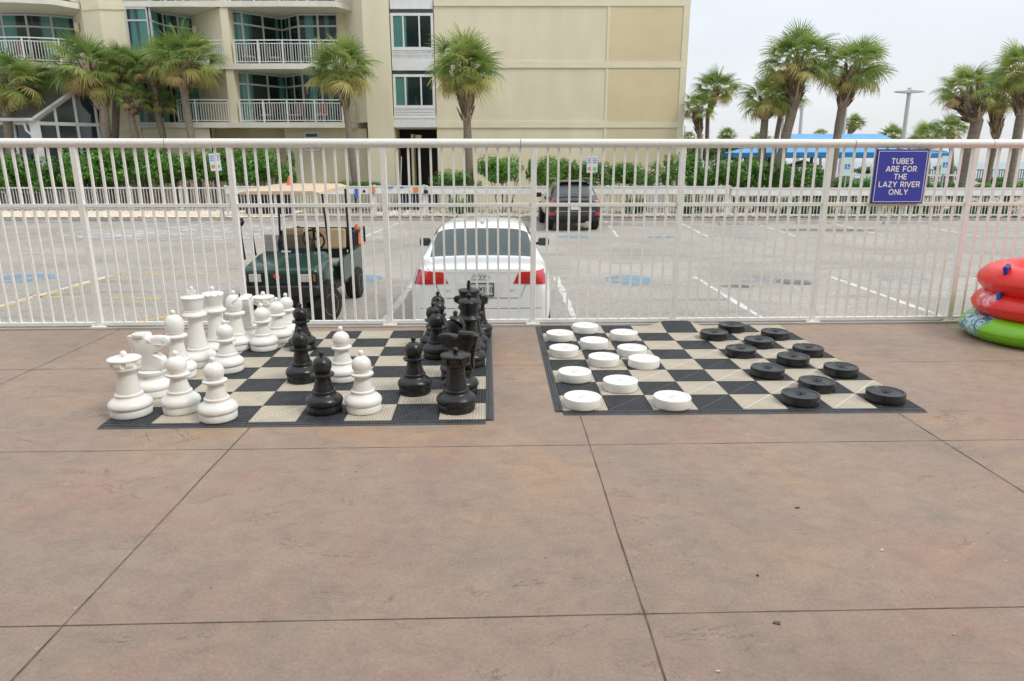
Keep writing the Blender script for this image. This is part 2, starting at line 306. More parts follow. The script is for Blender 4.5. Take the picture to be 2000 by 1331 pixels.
def patio_mat():                          # stained, stamped concrete
    m = mat('patio_concrete', (.3,.22,.18), .62); t, b = nodes(m); tc = N(t, 'ShaderNodeTexCoord'); O = tc.outputs['Object']
    def noise_(scale, detail=5, dist=0., rough=.55, rot=0, st=None, off=(0,0,0)):
        mp_ = N(t, 'ShaderNodeMapping'); mp_.inputs['Scale'].default_value = st or (1,1,1); mp_.inputs['Rotation'].default_value = (0,0,rot); mp_.inputs['Location'].default_value = off; t.links.new(O, mp_.inputs[0])
        n = N(t, 'ShaderNodeTexNoise', i_Scale=scale, i_Detail=detail, i_Roughness=rough, i_Distortion=dist); t.links.new(mp_.outputs[0], n.inputs['Vector']); return n.outputs[0]
    def mul(a, c):
        q = N(t, 'ShaderNodeMixRGB', blend_type='MULTIPLY'); q.inputs[0].default_value = 1; t.links.new(a, q.inputs[1]); t.links.new(c, q.inputs[2]); return q.outputs[0]
    def over(a, f, col):
        q = N(t, 'ShaderNodeMixRGB'); t.links.new(f, q.inputs[0]); t.links.new(a, q.inputs[1]); q.inputs[2].default_value = (*col, 1); return q.outputs[0]
    c = ramp_(t, noise_(.9, 7, .5, .62), [(.32, (.250,.190,.145)), (.48, (.294,.216,.162)), (.60, (.314,.226,.166)), (.72, (.338,.245,.172))])
    c = over(c, ramp_(t, noise_(.8, 6, .6, .6, off=(7,3,0)), [(.53, (0,0,0)), (.70, (.75,.75,.75))]), (.385,.245,.150))      # ochre bloom
    c = over(c, ramp_(t, noise_(1.1, 6, .6, .6, off=(1,9,0)), [(.54, (0,0,0)), (.70, (.55,.55,.55))]), (.34,.195,.148))     # rose bloom
    c = over(c, ramp_(t, noise_(2.4, 7, .4, .65, off=(4,4,0)), [(.60, (0,0,0)), (.76, (.55,.55,.55))]), (.20,.175,.145))    # grey smudges
    c = mul(c, ramp_(t, noise_(7, 10, .6, .72, R(25), (1, 1.35, 1)), [(.28, (.82,.82,.82)), (.5, (1,1,1)), (.72, (1.15,1.14,1.12))]))
    c = mul(c, ramp_(t, noise_(75, 4, 0, .75), [(.30, (.80,.80,.80)), (.5, (1,1,1)), (.72, (1.2,1.2,1.2))]))
    # hairline scratches and torn edges: contour lines of a warped noise, kept only in patches
    for sc_, off, msk, wd in ((.9, (3,1,0), (.53,.60), .0030), (1.6, (8,2,0), (.56,.62), .0038), (.6, (2,7,0), (.54,.62), .0020)):
        n = noise_(sc_, 9, .9, .62, R(35), (1,2.2,1), off); a = N(t, 'ShaderNodeMath', operation='SUBTRACT'); a.inputs[1].default_value = .5; t.links.new(n, a.inputs[0])
        ab = N(t, 'ShaderNodeMath', operation='ABSOLUTE'); t.links.new(a.outputs[0], ab.inputs[0])
        ln = ramp_(t, ab.outputs[0], [(0, (.85,.85,.85)), (wd, (0,0,0))]); pm = ramp_(t, noise_(1.9, 3, 0, .5, off=(off[1], off[0]+5, 0)), [(msk[0], (0,0,0)), (msk[1], (1,1,1))])
        mu = N(t, 'ShaderNodeMath', operation='MULTIPLY'); t.links.new(ln, mu.inputs[0]); t.links.new(pm, mu.inputs[1]); c = over(c, mu.outputs[0], (.11,.08,.062))
    for scl, thr, rad, col in ((6, .84, .05, (.13,.105,.085)), (11, .90, .06, (.50,.44,.37)), (19, .90, .09, (.15,.12,.10))):       # pits and chips
        pv = N(t, 'ShaderNodeTexVoronoi', i_Scale=scl); t.links.new(O, pv.inputs['Vector'])
        pd = ramp_(t, pv.outputs['Distance'], [(rad*.6, (1,1,1)), (rad, (0,0,0))]); pr = N(t, 'ShaderNodeSeparateColor'); t.links.new(pv.outputs['Color'], pr.inputs[0])
        gt = N(t, 'ShaderNodeMath', operation='GREATER_THAN'); gt.inputs[1].default_value = thr; t.links.new(pr.outputs[0], gt.inputs[0])
        mv = N(t, 'ShaderNodeMath', operation='MULTIPLY'); t.links.new(pd, mv.inputs[0]); t.links.new(gt.outputs[0], mv.inputs[1]); c = over(c, mv.outputs[0], col)
    t.links.new(c, b.inputs['Base Color'])
    ro = ramp_(t, noise_(2.2, 7, .5), [(.3, (.40,.40,.40)), (.7, (.66,.66,.66))]); t.links.new(ro, b.inputs['Roughness'])
    bp = N(t, 'ShaderNodeBump', i_Strength=.55, i_Distance=.012); t.links.new(noise_(5, 10, .8, .66, R(25), (1, 1.4, 1)), bp.inputs['Height'])
    bp2 = N(t, 'ShaderNodeBump', i_Strength=.35, i_Distance=.003); t.links.new(noise_(75, 4), bp2.inputs['Height']); t.links.new(bp.outputs[0], bp2.inputs['Normal'])
    t.links.new(bp2.outputs[0], b.inputs['Normal']); return m
def asphalt_mat():
    m = mat('worn_asphalt', (.25,.24,.22), .9); t, b = nodes(m); tc = N(t, 'ShaderNodeTexCoord'); O = tc.outputs['Object']
    def nn(s, d=5, r=.6, st=None):
        v = O
        if st: mp_ = N(t, 'ShaderNodeMapping'); mp_.inputs['Scale'].default_value = st; t.links.new(O, mp_.inputs[0]); v = mp_.outputs[0]
        n = N(t, 'ShaderNodeTexNoise', i_Scale=s, i_Detail=d, i_Roughness=r); t.links.new(v, n.inputs['Vector']); return n.outputs[0]
    base = ramp_(t, nn(.35, 6), [(.35, (.31,.288,.250)), (.65, (.415,.388,.338))])
    sp = ramp_(t, nn(34, 4, .8), [(.34, (.55,.55,.55)), (.5, (1,1,1)), (.68, (1.35,1.33,1.3))])
    m1 = N(t, 'ShaderNodeMixRGB', blend_type='MULTIPLY'); m1.inputs[0].default_value = 1; t.links.new(base, m1.inputs[1]); t.links.new(sp, m1.inputs[2])
    st = ramp_(t, nn(1.1, 5, .6, (.5, 2.5, 1)), [(.54, (1,1,1)), (.72, (.74,.73,.72))])
    m2 = N(t, 'ShaderNodeMixRGB', blend_type='MULTIPLY'); m2.inputs[0].default_value = 1; t.links.new(m1.outputs[0], m2.inputs[1]); t.links.new(st, m2.inputs[2])
    t.links.new(m2.outputs[0], b.inputs['Base Color'])
    bp = N(t, 'ShaderNodeBump', i_Strength=.6, i_Distance=.01); t.links.new(nn(45, 4, .8), bp.inputs['Height']); t.links.new(bp.outputs[0], b.inputs['Normal']); return m
def worn_paint(name, col, lo=.42, hi=.58, scale=6, alpha=.9):
    m = mat(name, col, .8, vs=8, var=.1); t, b = nodes(m); tc = N(t, 'ShaderNodeTexCoord')
    n = N(t, 'ShaderNodeTexNoise', i_Scale=scale, i_Detail=7, i_Roughness=.7); t.links.new(tc.outputs['Object'], n.inputs['Vector'])
    a = ramp_(t, n.outputs[0], [(lo, (0,0,0)), (hi, (alpha,alpha,alpha))]); t.links.new(a, b.inputs['Alpha']); return m
M['patio'] = patio_mat(); M['asphalt'] = asphalt_mat()
M['joint'] = mat('joint', (.11,.082,.064), .9, var=.4, vs=20)
M['curb'] = mat('curb', (.42,.40,.37), .85, vs=3, col2=(.34,.31,.28), bump=.3)
M['line_white'] = worn_paint('line_white', (.68,.66,.62), .25, .5)
M['splash_white'] = worn_paint('splash_white', (.60,.58,.55), .40, .60, 2.2, .8)
M['line_yellow'] = worn_paint('line_yellow', (.58,.43,.14), .28, .5)
M['faint_yellow'] = worn_paint('faint_yellow', (.50,.40,.20), .45, .70, 5, .7)
M['emblem_blue'] = worn_paint('emblem_blue', (.20,.37,.52), .38, .62, 3.5, .85)
M['emblem_faint'] = worn_paint('emblem_faint', (.25,.37,.46), .45, .72, 3.5, .6)
M['patch'] = worn_paint('patch', (.12,.115,.11), .3, .6, 3, .55)
M['soil'] = mat('soil', (.36,.30,.23), .95, vs=3, col2=(.22,.17,.12), bump=.5)
M['sand'] = mat('sand', (.45,.39,.30), .95, vs=.6, col2=(.20,.22,.10), bump=.3)
M['pebble'] = mat('pebble', (.78,.72,.60), .85, vs=9, col2=(.62,.50,.38))
M['sea'] = mat('sea', (.22,.30,.34), .35, vs=.05, col2=(.27,.34,.37), bump=.4, bs=1.2)
# ================================================================ GROUND
TH = R(1.87)                              # the patio runs this much off the camera's axis
def struct(name, mb, m, smooth=False): return tag(obj(name, mb, m, smooth=smooth), kind='structure')
FY = lambda x: 6.885 + (x - .212) * math.tan(TH)      # fence line
b = MB(); b.v = [(-14, -9, 0), (14, -9, 0), (14, FY(14)-.075, 0), (-14, FY(-14)-.075, 0), (-14, -9, -.5), (14, -9, -.5), (14, FY(14)-.075, -.5), (-14, FY(-14)-.075, -.5)]
b.f = [[0,1,2,3], [4,7,6,5], [0,4,5,1], [1,5,6,2], [2,6,7,3], [3,7,4,0]]; b.m = [0]*6
struct('patio', b, M['patio'])
b = MB(); s_ = .0
b.add([(-14, FY(-14)-.075, -2), (14, FY(14)-.075, -2), (14, FY(14)+.16, -2), (-14, FY(-14)+.16, -2),
       (-14, FY(-14)-.075, .014), (14, FY(14)-.075, .014), (14, FY(14)+.16, .014), (-14, FY(-14)+.16, .014)],
      [(0,3,2,1),(4,5,6,7),(0,1,5,4),(1,2,6,5),(2,3,7,6),(3,0,4,7)])
struct('patio_kerb', b, M['curb'])
rnd = random.Random(5)
def wobble_strip(mb, p, q, wd, z, seg=60, amp=.004):
    p = Vector((*p, 0)); q = Vector((*q, 0)); d = (q-p).normalized(); n = Vector((-d.y, d.x, 0)); L = []
    for i in range(seg+1):
        c = p.lerp(q, i/seg) + n * (noise.noise((i*.31, p.x*3, p.y)) * amp); ww = wd * (.55 + .9*rnd.random())
        L += [c - n*ww/2 + Vector((0,0,z)), c + n*ww/2 + Vector((0,0,z))]
    mb.add(L, [(2*i, 2*i+1, 2*i+3, 2*i+2) for i in range(seg)])
b = MB(); tt = math.tan(R(1.75))
for y0 in (.55, 2.195, 3.77, 5.43): wobble_strip(b, (-13, y0-13*tt), (13, y0+13*tt), .0042, .0015, 160)
wobble_strip(b, (-1.60, .5), (-1.70, 6.8), .0050, .003, 70)
wobble_strip(b, (.525, .5), (.40, 6.86), .0050, .003, 70)
wobble_strip(b, (2.655, .5), (2.53, 6.9), .0050, .003, 70)
wobble_strip(b, (-3.72, .5), (-3.92, 6.7), .0050, .003, 70); wobble_strip(b, (4.80, .5), (4.68, 6.9), .0050, .003, 70)
struct('patio_joints', b, M['joint'])
b = MB(); b.quad((-60, 6, LOT), (60, 6, LOT), (60, 30.6, LOT), (-60, 30.6, LOT)); struct('parking_lot', b, M['asphalt'])
# painted markings
z1 = LOT + .004
def strip(mb, p, q, wd, z=z1, seg=16):
    wobble_strip(mb, p, q, wd, z, seg, .01)
b = MB()
for x in (-1.97, .93, 3.84, 6.70, 9.6, 12.5): strip(b, (x, 14.3), (x + .06, 7.3), .11)
strip(b, (-8.52, 14.45), (-8.72, 7.3), .10)
for x in (-12.0, -7.4, -4.4, .9, 3.8, 6.7, 9.6, 12.6, 15.5): strip(b, (x, 28.2), (x - .4, 22.2), .10)
struct('parking_lines', b, M['line_white'])
b = MB(); strip(b, (-8.38, 14.6), (-8.60, 7.3), .09); struct('parking_line_yellow', b, M['line_yellow'])
b = MB(); strip(b, (-8.4, 14.6), (-3.9, 14.8), .12); strip(b, (-8.6, 12.1), (-6.2, 11.9), .10); strip(b, (-5.2, 11.2), (-4.6, 12.9), .16); strip(b, (-5.1, 11.2), (-5.4, 9), .15)
strip(b, (-6.1, 9.6), (-5.0, 10.9), .15); struct('old_yellow_marks', b, M['line_yellow'])
b = MB()
def blob(mb, cx, cy, rx, ry, z=z1+.003):
    n = 40; mb.add([(cx, cy, z)] + [(cx + rx*math.cos(2*math.pi*k/n)*(1+.12*noise.noise((k*.5, cx, cy))), cy + ry*math.sin(2*math.pi*k/n)*(1+.12*noise.noise((k*.5, cy, cx))), z) for k in range(n)], [(0, k+1, (k+1) % n + 1) for k in range(n)])
for px, py, rx, ry in ((1230, 547, .50, .62), (1118, 463, .55, .45), (705, 545, .45, .5), (40, 544, .75, .6), (1295, 464, .5, .4), (215, 464, .5, .4)): blob(b, *G(px, py, LOT), rx, ry)
struct('painted_blue_emblems', b, M['emblem_blue'])
b = MB()
for px, py, rx, ry in ((1490, 548, .55, .6), (1770, 547, .55, .6), (1950, 465, .9, .4), (1790, 465, .9, .4), (1455, 465, .5, .4)): blob(b, *G(px, py, LOT), rx, ry)
struct('faded_blue_emblems', b, M['emblem_faint'])
b = MB(); blob(b, *G(390, 456, LOT), 4.6, 2.3, z1+.006); blob(b, *G(450, 446, LOT), 2.5, 1.5, z1+.010); struct('spilled_white_paint', b, M['splash_white'])
b = MB(); blob(b, *G(1552, 552, LOT), .35, .35, z1+.006); blob(b, *G(1440, 560, LOT), .3, .2, z1+.006); blob(b, *G(1620, 450, LOT), 1.6, .5, z1+.006); blob(b, *G(160, 432, LOT), 3.2, .25, z1+.006); struct('asphalt_patches', b, M['patch'])
# far kerb, planting bed, lawn and beach, sea
b = MB(); b.box(-60, 60, 28.45, 28.62, LOT-.3, LOT+.10); struct('far_kerb', b, M['curb'])
b = MB(); b.box(-60, 60, 28.62, 33.0, LOT-.3, LOT+.085); struct('planting_bed', b, M['soil'])
b = MB(); b.quad((-300, 33.0, LOT+.10), (400, 33.0, LOT+.10), (400, 95, LOT-.2), (-300, 95, LOT-.2)); struct('ground', b, M['sand'])
b = MB(); b.quad((-2500, 94, LOT-.8), (2500, 94, LOT-.8), (2500, 5200, LOT-.8), (-2500, 5200, LOT-.8)); struct('sea', b, M['sea'])
# pebbles
def pebbles(name, n, x0, x1, y0, y1, z, label, seed):
    r = random.Random(seed); b = MB()
    for i in range(n):
        c = Vector((r.uniform(x0, x1), r.uniform(y0, y1), z)); s = r.uniform(.04, .10); a = r.random()*6.28
        pts = []
        for d in ((1,0,0),(0,1,0),(-1,0,0),(0,-1,0),(0,0,1),(0,0,-1)):
            q = Vector(d) * s * r.uniform(.7, 1.3); q.z *= .6; q.rotate(Matrix.Rotation(a, 3, 'Z')); pts.append(c + q)
        b.add(pts, [(0,1,4),(1,2,4),(2,3,4),(3,0,4),(1,0,5),(2,1,5),(3,2,5),(0,3,5)])
    o = obj(name, b, M['pebble'], smooth=True, ang=50); tag(o, label, 'pebbles', kind='stuff')
pebbles('pebbles', 9000, -27, -9.6, 28.66, 32.2, LOT+.13, 'pale pebbles spread along the kerb under the left stretch of white fence', 1)
pebbles('pebbles', 4200, -6, 26, 28.95, 32.5, LOT+.13, 'pale pebbles in the planting bed behind the right stretch of white fence', 2)
# ================================================================ NEAR FENCE
fence = thing('pool_fence', (.212, 6.885, 0), 'tall white metal fence with a round top rail across the patio edge', 'fence', rz=TH)
SP = 1.455
for k in range(-5, 6):
    b = MB(); x = k*SP; b.box(x-.027, x+.027, -.027, .027, .0, 1.765); p = obj('post', b, M['fence_white'], fence, bevel=.004)
    b = MB(); b.box(x-.07, x+.07, -.062, .062, .014, .026)
    for sx in (-.052, .052):
        for sy in (-.042, .042): b.tube([(x+sx, sy, .024), (x+sx, sy, .040)], .009, 6)
    obj('base_plate', b, M['fence_white'], p)
cuts = [-5*SP, (-632/1340.6*7), .2, 3.26, 4.72, 5*SP]
cuts = [-5*SP, -3.5, -.13, 3.14, 4.52, 5*SP]
for a, c in zip(cuts, cuts[1:]):
    b = MB(); b.tube([(a+.003, 0, 1.797), (c-.003, 0, 1.797)], .042, 20); obj('top_rail', b, M['fence_white'], fence, smooth=True)
for c in cuts[1:-1]:
    b = MB(); b.tube([(c-.006, 0, 1.797), (c+.006, 0, 1.797)], .0395, 20); obj('rail_joint', b, M['joint'], fence)
npk = 0; stuff = MB()
for k in range(-5, 5):
    a = k*SP+.027; c = (k+1)*SP-.027
    b = MB(); b.box(a, c, -.016, .016, 1.197, 1.232); obj('middle_rail', b, M['fence_white'], fence, bevel=.002)
    b = MB(); b.box(a, c, -.019, .019, .030, .062); obj('bottom_rail', b, M['fence_white'], fence, bevel=.002)
    for j in range(12):
        x = a + (c-a)*(j+1)/13; r_ = random.Random(k*20+j); o1 = r_.uniform(-.002, .002)
        if -4 <= k <= 3:
            b = MB(); b.box(x-.0100+o1, x+.0100+o1, -.0100, .0100, .062, 1.197); b.box(x-.0100+o1, x+.0100+o1, -.0100, .0100, 1.232, 1.765)
            obj('picket', b, M['fence_white'], fence); npk += 1
        else:
            stuff.box(x-.0115, x+.0115, -.0115, .0115, .062, 1.197); stuff.box(x-.0115, x+.0115, -.0115, .0115, 1.232, 1.765)
tag(obj('pickets', stuff, M['fence_white'], fence), kind='stuff')
# sign on the fence
sg = thing('pool_rules_sign', (3.828, 6.965, 1.223), 'square blue sign about tubes fixed high on the white fence', 'sign', rz=TH)
b = MB(); b.box(-.262, .262, -.006, .006, 0, .520); obj('panel_edge', b, M['sign_edge'], sg, bevel=.002)
b = MB(); b.box(-.255, .255, -.009, -.0065, .007, .513); obj('panel', b, M['sign_blue'], sg)
b = MB()
for (x0, x1, z0, z1_) in ((-.245,.245,.016,.021), (-.245,.245,.499,.504), (-.245,-.240,.021,.499), (.240,.245,.021,.499)): b.box(x0, x1, -.011, -.0092, z0, z1_)
obj('border', b, M['sign_white'], sg)
for tx, zz in (('TUBES', .382), ('ARE FOR', .308), ('THE', .234), ('LAZY RIVER', .160), ('ONLY', .086)):
    stroke_text('lettering', tx, .053, M['sign_white'], sg, 0, -.0105, zz, wd=.185, gap=.19)
# ================================================================ GAME MATS
TS = .305; NB = 16
def tile_mb(lift=None):
    b = MB(); h = .012; p = TS/NB; bw = p*.44
    def bar(x0, x1, y0, y1, z0, z1, alongx):
        if lift is None: b.box(x0, x1, y0, y1, z0, z1); return
        n = 8
        for i in range(n):
            t0, t1 = i/n, (i+1)/n
            if alongx: c = [(x0+(x1-x0)*t0, y0), (x0+(x1-x0)*t1, y0), (x0+(x1-x0)*t1, y1), (x0+(x1-x0)*t0, y1)]
            else: c = [(x0, y0+(y1-y0)*t0), (x1, y0+(y1-y0)*t0), (x1, y0+(y1-y0)*t1), (x0, y0+(y1-y0)*t1)]
            b.add([(q[0], q[1], z + lift(*q)) for z in (z0, z1) for q in c], [(0,3,2,1),(4,5,6,7),(0,1,5,4),(1,2,6,5),(2,3,7,6),(3,0,4,7)])
    g = .0012
    for i in range(NB+1):
        c = i*p; y0 = max(g, c-bw/2); y1 = min(TS-g, c+bw/2); bar(g, TS-g, y0, y1, .002, h, True)
        x0 = max(g, c-bw*.42); x1 = min(TS-g, c+bw*.42); bar(x0, x1, g, TS-g, .002, h-.0012, False)
    if lift is None:                      # flat diagonal rib pressed into every tile
        d = .007
        b.add([(.01,.01+d,h+.0004), (.01+d,.01,h+.0004), (TS-.01,TS-.01-d,h+.0004), (TS-.01-d,TS-.01,h+.0004)], [(0,1,2,3)])
        b.cm = 1; b.quad((.002,.002,.0015), (TS-.002,.002,.0015), (TS-.002,TS-.002,.0015), (.002,TS-.002,.0015)); b.cm = 0  # dark backing sheet painted as the shaded ground seen through the holes
    return b
def make_mat(name, ox, oy, th, label, sx, light00, bulge=None, left=False, right=False):
    t = thing(name, (ox, oy, 0), label, 'game mat', 'game boards laid on the patio', rz=th)
    me = {}
    for j in range(8):
        for i in range(8):
            li = ((i + j) % 2 == 0) == light00; key = 'light_tile' if li else 'dark_tile'
            x = i*TS if sx > 0 else -(i+1)*TS
            if bulge and j == 7 and i in (bulge-1, bulge, bulge+1):
                bi = i - bulge
                def lift(lx, ly, bi=bi):
                    u = abs(lx + bi*TS - TS/2)/TS; s = 1 if u < .32 else max(0, 1-(u-.32)/.62); s = s*s*(3-2*s)
                    return .052 * s * max(0, min(1, ly/TS))**1.3
                o = obj(key, tile_mb(lift), M[key], t)
            else:
                if key not in me: o = obj(key, tile_mb(), [M[key], M['hole_' + key[:4]]], t); me[key] = o.data
                else: o = obj(key, None, None, t, mesh=me[key])
            o.location = (x, j*TS, 0)
    X0, X1 = (0, 8*TS) if sx > 0 else (-8*TS, 0)
    def ramp_strip(p, q, out):            # bevelled rubber edging in two ribs
        b = MB(); p = Vector(p); q = Vector(q); o = Vector(out)
        for a, c, za, zc in ((0, .30, .012, .012), (.36, .62, .010, .009), (.68, 1, .007, .002)):
            pts = [p+o*a, q+o*a, q+o*c, p+o*c]
            b.add([(v.x, v.y, .001) for v in pts] + [(pts[0].x, pts[0].y, za), (pts[1].x, pts[1].y, za), (pts[2].x, pts[2].y, zc), (pts[3].x, pts[3].y, zc)],
                  [(0,3,2,1),(4,5,6,7),(0,1,5,4),(1,2,6,5),(2,3,7,6),(3,0,4,7)])
        b.add([(p.x, p.y, .003), (q.x, q.y, .003), ((q+o).x, (q+o).y, .002), ((p+o).x, (p+o).y, .002)], [(0,1,2,3)])
        obj('edge_ramp', b, M['dark_tile'], t)
    for i in range(8): ramp_strip((X0+i*TS+.001, -.002, 0), (X0+(i+1)*TS-.001, -.002, 0), (0, -.062, 0))
    if right:
        for j in range(8): ramp_strip((X1+.002, j*TS+.001, 0), (X1+.002, (j+1)*TS-.001, 0), (.052, 0, 0))
    if left:
        for j in range(8): ramp_strip((X0-.002, j*TS+.001, 0), (X0-.002, (j+1)*TS-.001, 0), (-.052, 0, 0))
    return t
make_mat('chess_mat', -.1697, 4.1776, R(2.02), 'black and beige perforated chequered mat under the giant chess pieces', -1, True, right=True)
make_mat('draughts_mat', .342, 4.3353, R(1.22), 'black and beige perforated chequered mat under the round draughts pieces', 1, True, bulge=4, left=True)
MATZ = .0125
# ================================================================ CHESS PIECES
BASE = [(0,0),(.112,0),(.118,.004),(.119,.012),(.119,.048),(.117,.050),(.117,.053),(.123,.056),(.127,.066),(.127,.078),(.121,.092),(.106,.106),(.088,.118),(.080,.127),(.0795,.134),(.082,.138),(.080,.146),(.072,.150),(0,.150)]
def up(prof, n=3):
    return prof
def ball(cz, r, n=14, a0=-80, a1=80): return [(r*math.cos(R(a)), cz + r*math.sin(R(a))) for a in [a0+(a1-a0)*i/(n-1) for i in range(n)]]
SC = 1.0
def piece(kind, colour):
    m = M['white_plastic'] if colour == 'white' else M['black_plastic']
    t = thing(colour + '_' + kind, (0,0,0), '-', 'chess piece')
    k = {'pawn': .97, 'rook': 1.06, 'knight': 1.0, 'bishop': 1.0, 'queen': 1.06, 'king': 1.06}[kind]
    b = MB(); b.lathe([(r*k, z) for r, z in BASE], 56); obj('base', b, m, t, smooth=True, ang=50)
    b = MB(); h = MB(); f = None
    if kind == 'pawn':
        b.lathe([(0,.149),(.069,.149),(.068,.153),(.058,.190),(.050,.222),(.048,.236),(.056,.240),(.072,.245),(.077,.252),(.076,.260),(.066,.265),(.046,.268),(0,.268)], 48)
        h.lathe([(0,.267),(.044,.267)] + ball(.315, .064, 16, -46, 78)[0:] + [(.012,.380),(.010,.386)] + ball(.398, .0185, 8, -50, 88), 48)
    elif kind == 'rook':
        b.lathe([(0,.149),(.074,.149),(.073,.155),(.066,.21),(.060,.27),(.060,.292),(.066,.304),(.080,.312),(0,.312)], 48)
        def fn(r, z, t):
            q = (t*8/(2*math.pi)) % 1
            if r > .085 and .335 < z < .372 and q < .26: return r-.012, z
            return r, z
        h.lathe([(0,.311),(.080,.311),(.092,.316),(.092,.334),(.094,.336),(.097,.345),(.098,.360),(.098,.371),(.101,.374),(.101,.380),(.096,.386),(.060,.390),(.020,.391),(.013,.393),(.012,.399)] + ball(.412, .020, 8, -45, 88), 96, fn)
    elif kind == 'bishop':
        b.lathe([(0,.149),(.072,.149),(.070,.155),(.058,.21),(.050,.27),(.048,.300),(.056,.306),(.080,.311),(.086,.320),(.084,.330),(.070,.336),(.050,.340),(0,.340)], 48)
        pr = [(0,.339),(.046,.339),(.052,.345)] + [(.070*math.cos(R(a))**.8, .405 + .085*math.sin(R(a))) for a in range(-42, 86, 4)]
        pr += [(.011,.492),(.010,.496)] + ball(.508, .019, 8, -50, 88)
        def fn(r, z, t):
            if .36 < z < .485 and math.cos(t) > -.25:
                d = (r*math.cos(t)) * .62 - (z - .425) * .78 + .0
                if abs(d) < .0095: return r*.62, z
            return r, z
        h.lathe(pr, 80, fn)
    elif kind in ('king', 'queen'):
        d = 0 if kind == 'king' else -.03
        b.lathe([(0,.149),(.078,.149),(.076,.156),(.066,.22),(.058,.30),(.055,.375+d),(.057,.395+d),(.072,.402+d),(.092,.408+d),(.097,.418+d),(.094,.428+d),(.080,.436+d),(.076,.444+d),(.072,.448+d),(.074,.455+d),(.066,.462+d),(0,.462+d)], 56)
        if kind == 'king':
            h.lathe([(0,.461),(.070,.461),(.071,.468),(.073,.475),(.077,.50),(.082,.53),(.087,.552),(.091,.556),(.091,.564),(.086,.570),(.04,.574),(0,.575)], 56)
            f = MB(); f.lathe([(0,.573),(.026,.573),(.022,.579),(.012,.584),(.012,.590),(0,.590)], 24)
            f.obox((0,0,.606), (.027,.025,.052)); f.obox((0,0,.606), (.060,.024,.026)); f.lathe(ball(.636, .015, 7, -60, 85), 16)
        else:
            def fn(r, z, t):
                if r > .080 and z > .515: return r - .004*abs(math.sin(t*5)), z - .012*abs(math.sin(t*5))
                return r, z
            h.lathe([(0,.431),(.069,.431),(.069,.438),(.071,.445),(.077,.48),(.084,.512),(.090,.528),(.091,.533),(.085,.541),(.05,.549),(.018,.553),(.012,.556),(.011,.561)] + ball(.576, .020, 8, -50, 88), 100, fn)
    elif kind == 'knight':
        b.lathe([(0,.149),(.082,.149),(.088,.154),(.092,.166),(.092,.180),(.084,.186),(0,.186)], 48)
        O = [(-.088,.180),(.0,.178),(.085,.180),(.105,.215),(.118,.250),(.108,.272),(.075,.290),(.050,.305),(.034,.302),(.052,.318),(.085,.342),(.122,.360),(.152,.374),(.162,.394),(.160,.418),(.140,.430),(.085,.438),(.045,.432),(.012,.428),(.008,.440),(.006,.458),(-.040,.456),(-.095,.452),(-.122,.430),(-.120,.400),(-.092,.345),(-.080,.270),(-.084,.215)]
        cx, cz = -.01, .33
        def hw(u, z): return (.052 if z < .30 else .046) * (1 if u < .02 else max(.52, 1 - (u-.02)*3.4)) * (.8 if (z > .44) else 1)
        lay = [(-1.0, .80), (-.90, .90), (-.60, 1.0), (.60, 1.0), (.90, .90), (1.0, .80)]; n = len(O); vs = []
        for s, k2 in lay:
            for u, z in O: vs.append(((cx+(u-cx)*k2), s*hw(u, z), cz+(z-cz)*k2))
        fs = [(l*n+i, l*n+(i+1)%n, (l+1)*n+(i+1)%n, (l+1)*n+i) for l in range(5) for i in range(n)] + [tuple(range(n))[::-1], tuple(5*n+i for i in range(n))]
        h.add(vs, fs)
        for s in (-1, 1):                 # eye, jaw ring and nostril in relief
            h.lathe([(0,-.006),(.013,-.006),(.013,.003),(.008,.006),(0,.006)], 14, c=(0,0,0))
            nv = 14*5
            for q in range(len(h.v)-nv, len(h.v)):
                x_, y_, z_ = h.v[q]; h.v[q] = (x_+.030, s*(hw(.03,.405)*1.0+z_-.001), y_+.405)
            h.obox((.135, s*.024, .405), (.014, .008, .010)); h.obox((-.045, s*.043, .436), (.085, .012, .020)); h.obox((.085, s*.034, .378), (.07, .006, .006))
        f = MB()
        for q in range(17):
            z = .198 + q*.0145; u = -.080 - .034*max(0, (z-.27)/.16); f.obox((u-.004, 0, z), (.030, .082, .0062))
    obj('stem', b, m, t, smooth=True, ang=50)
    hd = obj('head', h, m, t, smooth=True, ang=(40 if kind == 'knight' else 50), bevel=(.004 if kind == 'knight' else 0))
    if f: obj('mane' if kind == 'knight' else 'cross', f, m, hd, bevel=.0015)
    return t
GP = 'giant chess pieces on and around the chess mat'
used = {}
def place(kind, colour, px, py, label, rz=0., z=MATZ, sc_=1.):
    key = (kind, colour)
    if key not in used: used[key] = o = piece(kind, colour)
    else: o = copy_tree(used[key])
    x, y = G(px, py, z); o.location = (x, y, z); o.rotation_euler = (0, 0, rz); o.scale = (sc_,)*3
    tag(o, label, 'chess piece', GP); return o
place('rook', 'white', 258, 808, 'white rook at the front left corner of the chess mat', .3)
place('knight', 'white', 304, 770, 'white knight facing right just behind the front white rook', R(-8))
place('pawn', 'white', 356, 802, 'white pawn between the front rook and the pawn standing off the mat', 0)
place('pawn', 'white', 428, 817, 'white pawn overhanging the front edge of the chess mat, leftmost group', 1.)
place('bishop', 'white', 353, 735, 'white bishop right behind the front white knight', R(140))
place('king', 'white', 391, 712, 'tallest white chess piece, a king with a small cross', .2)
place('queen', 'white', 428, 692, 'white queen with scalloped crown just right of the white king', 0)
place('pawn', 'white', 447, 724, 'white pawn standing in front of the white queen', 2)
place('bishop', 'white', 466, 681, 'white bishop between the white queen and the rear white knight', R(20))
place('knight', 'white', 491, 670, 'white knight seen from behind in the far part of the white row', R(100))
place('pawn', 'white', 517, 682, 'white pawn in front of the rear white knight', 3)
place('rook', 'white', 521, 656, 'white rook at the far left, hidden behind pawns', 0)
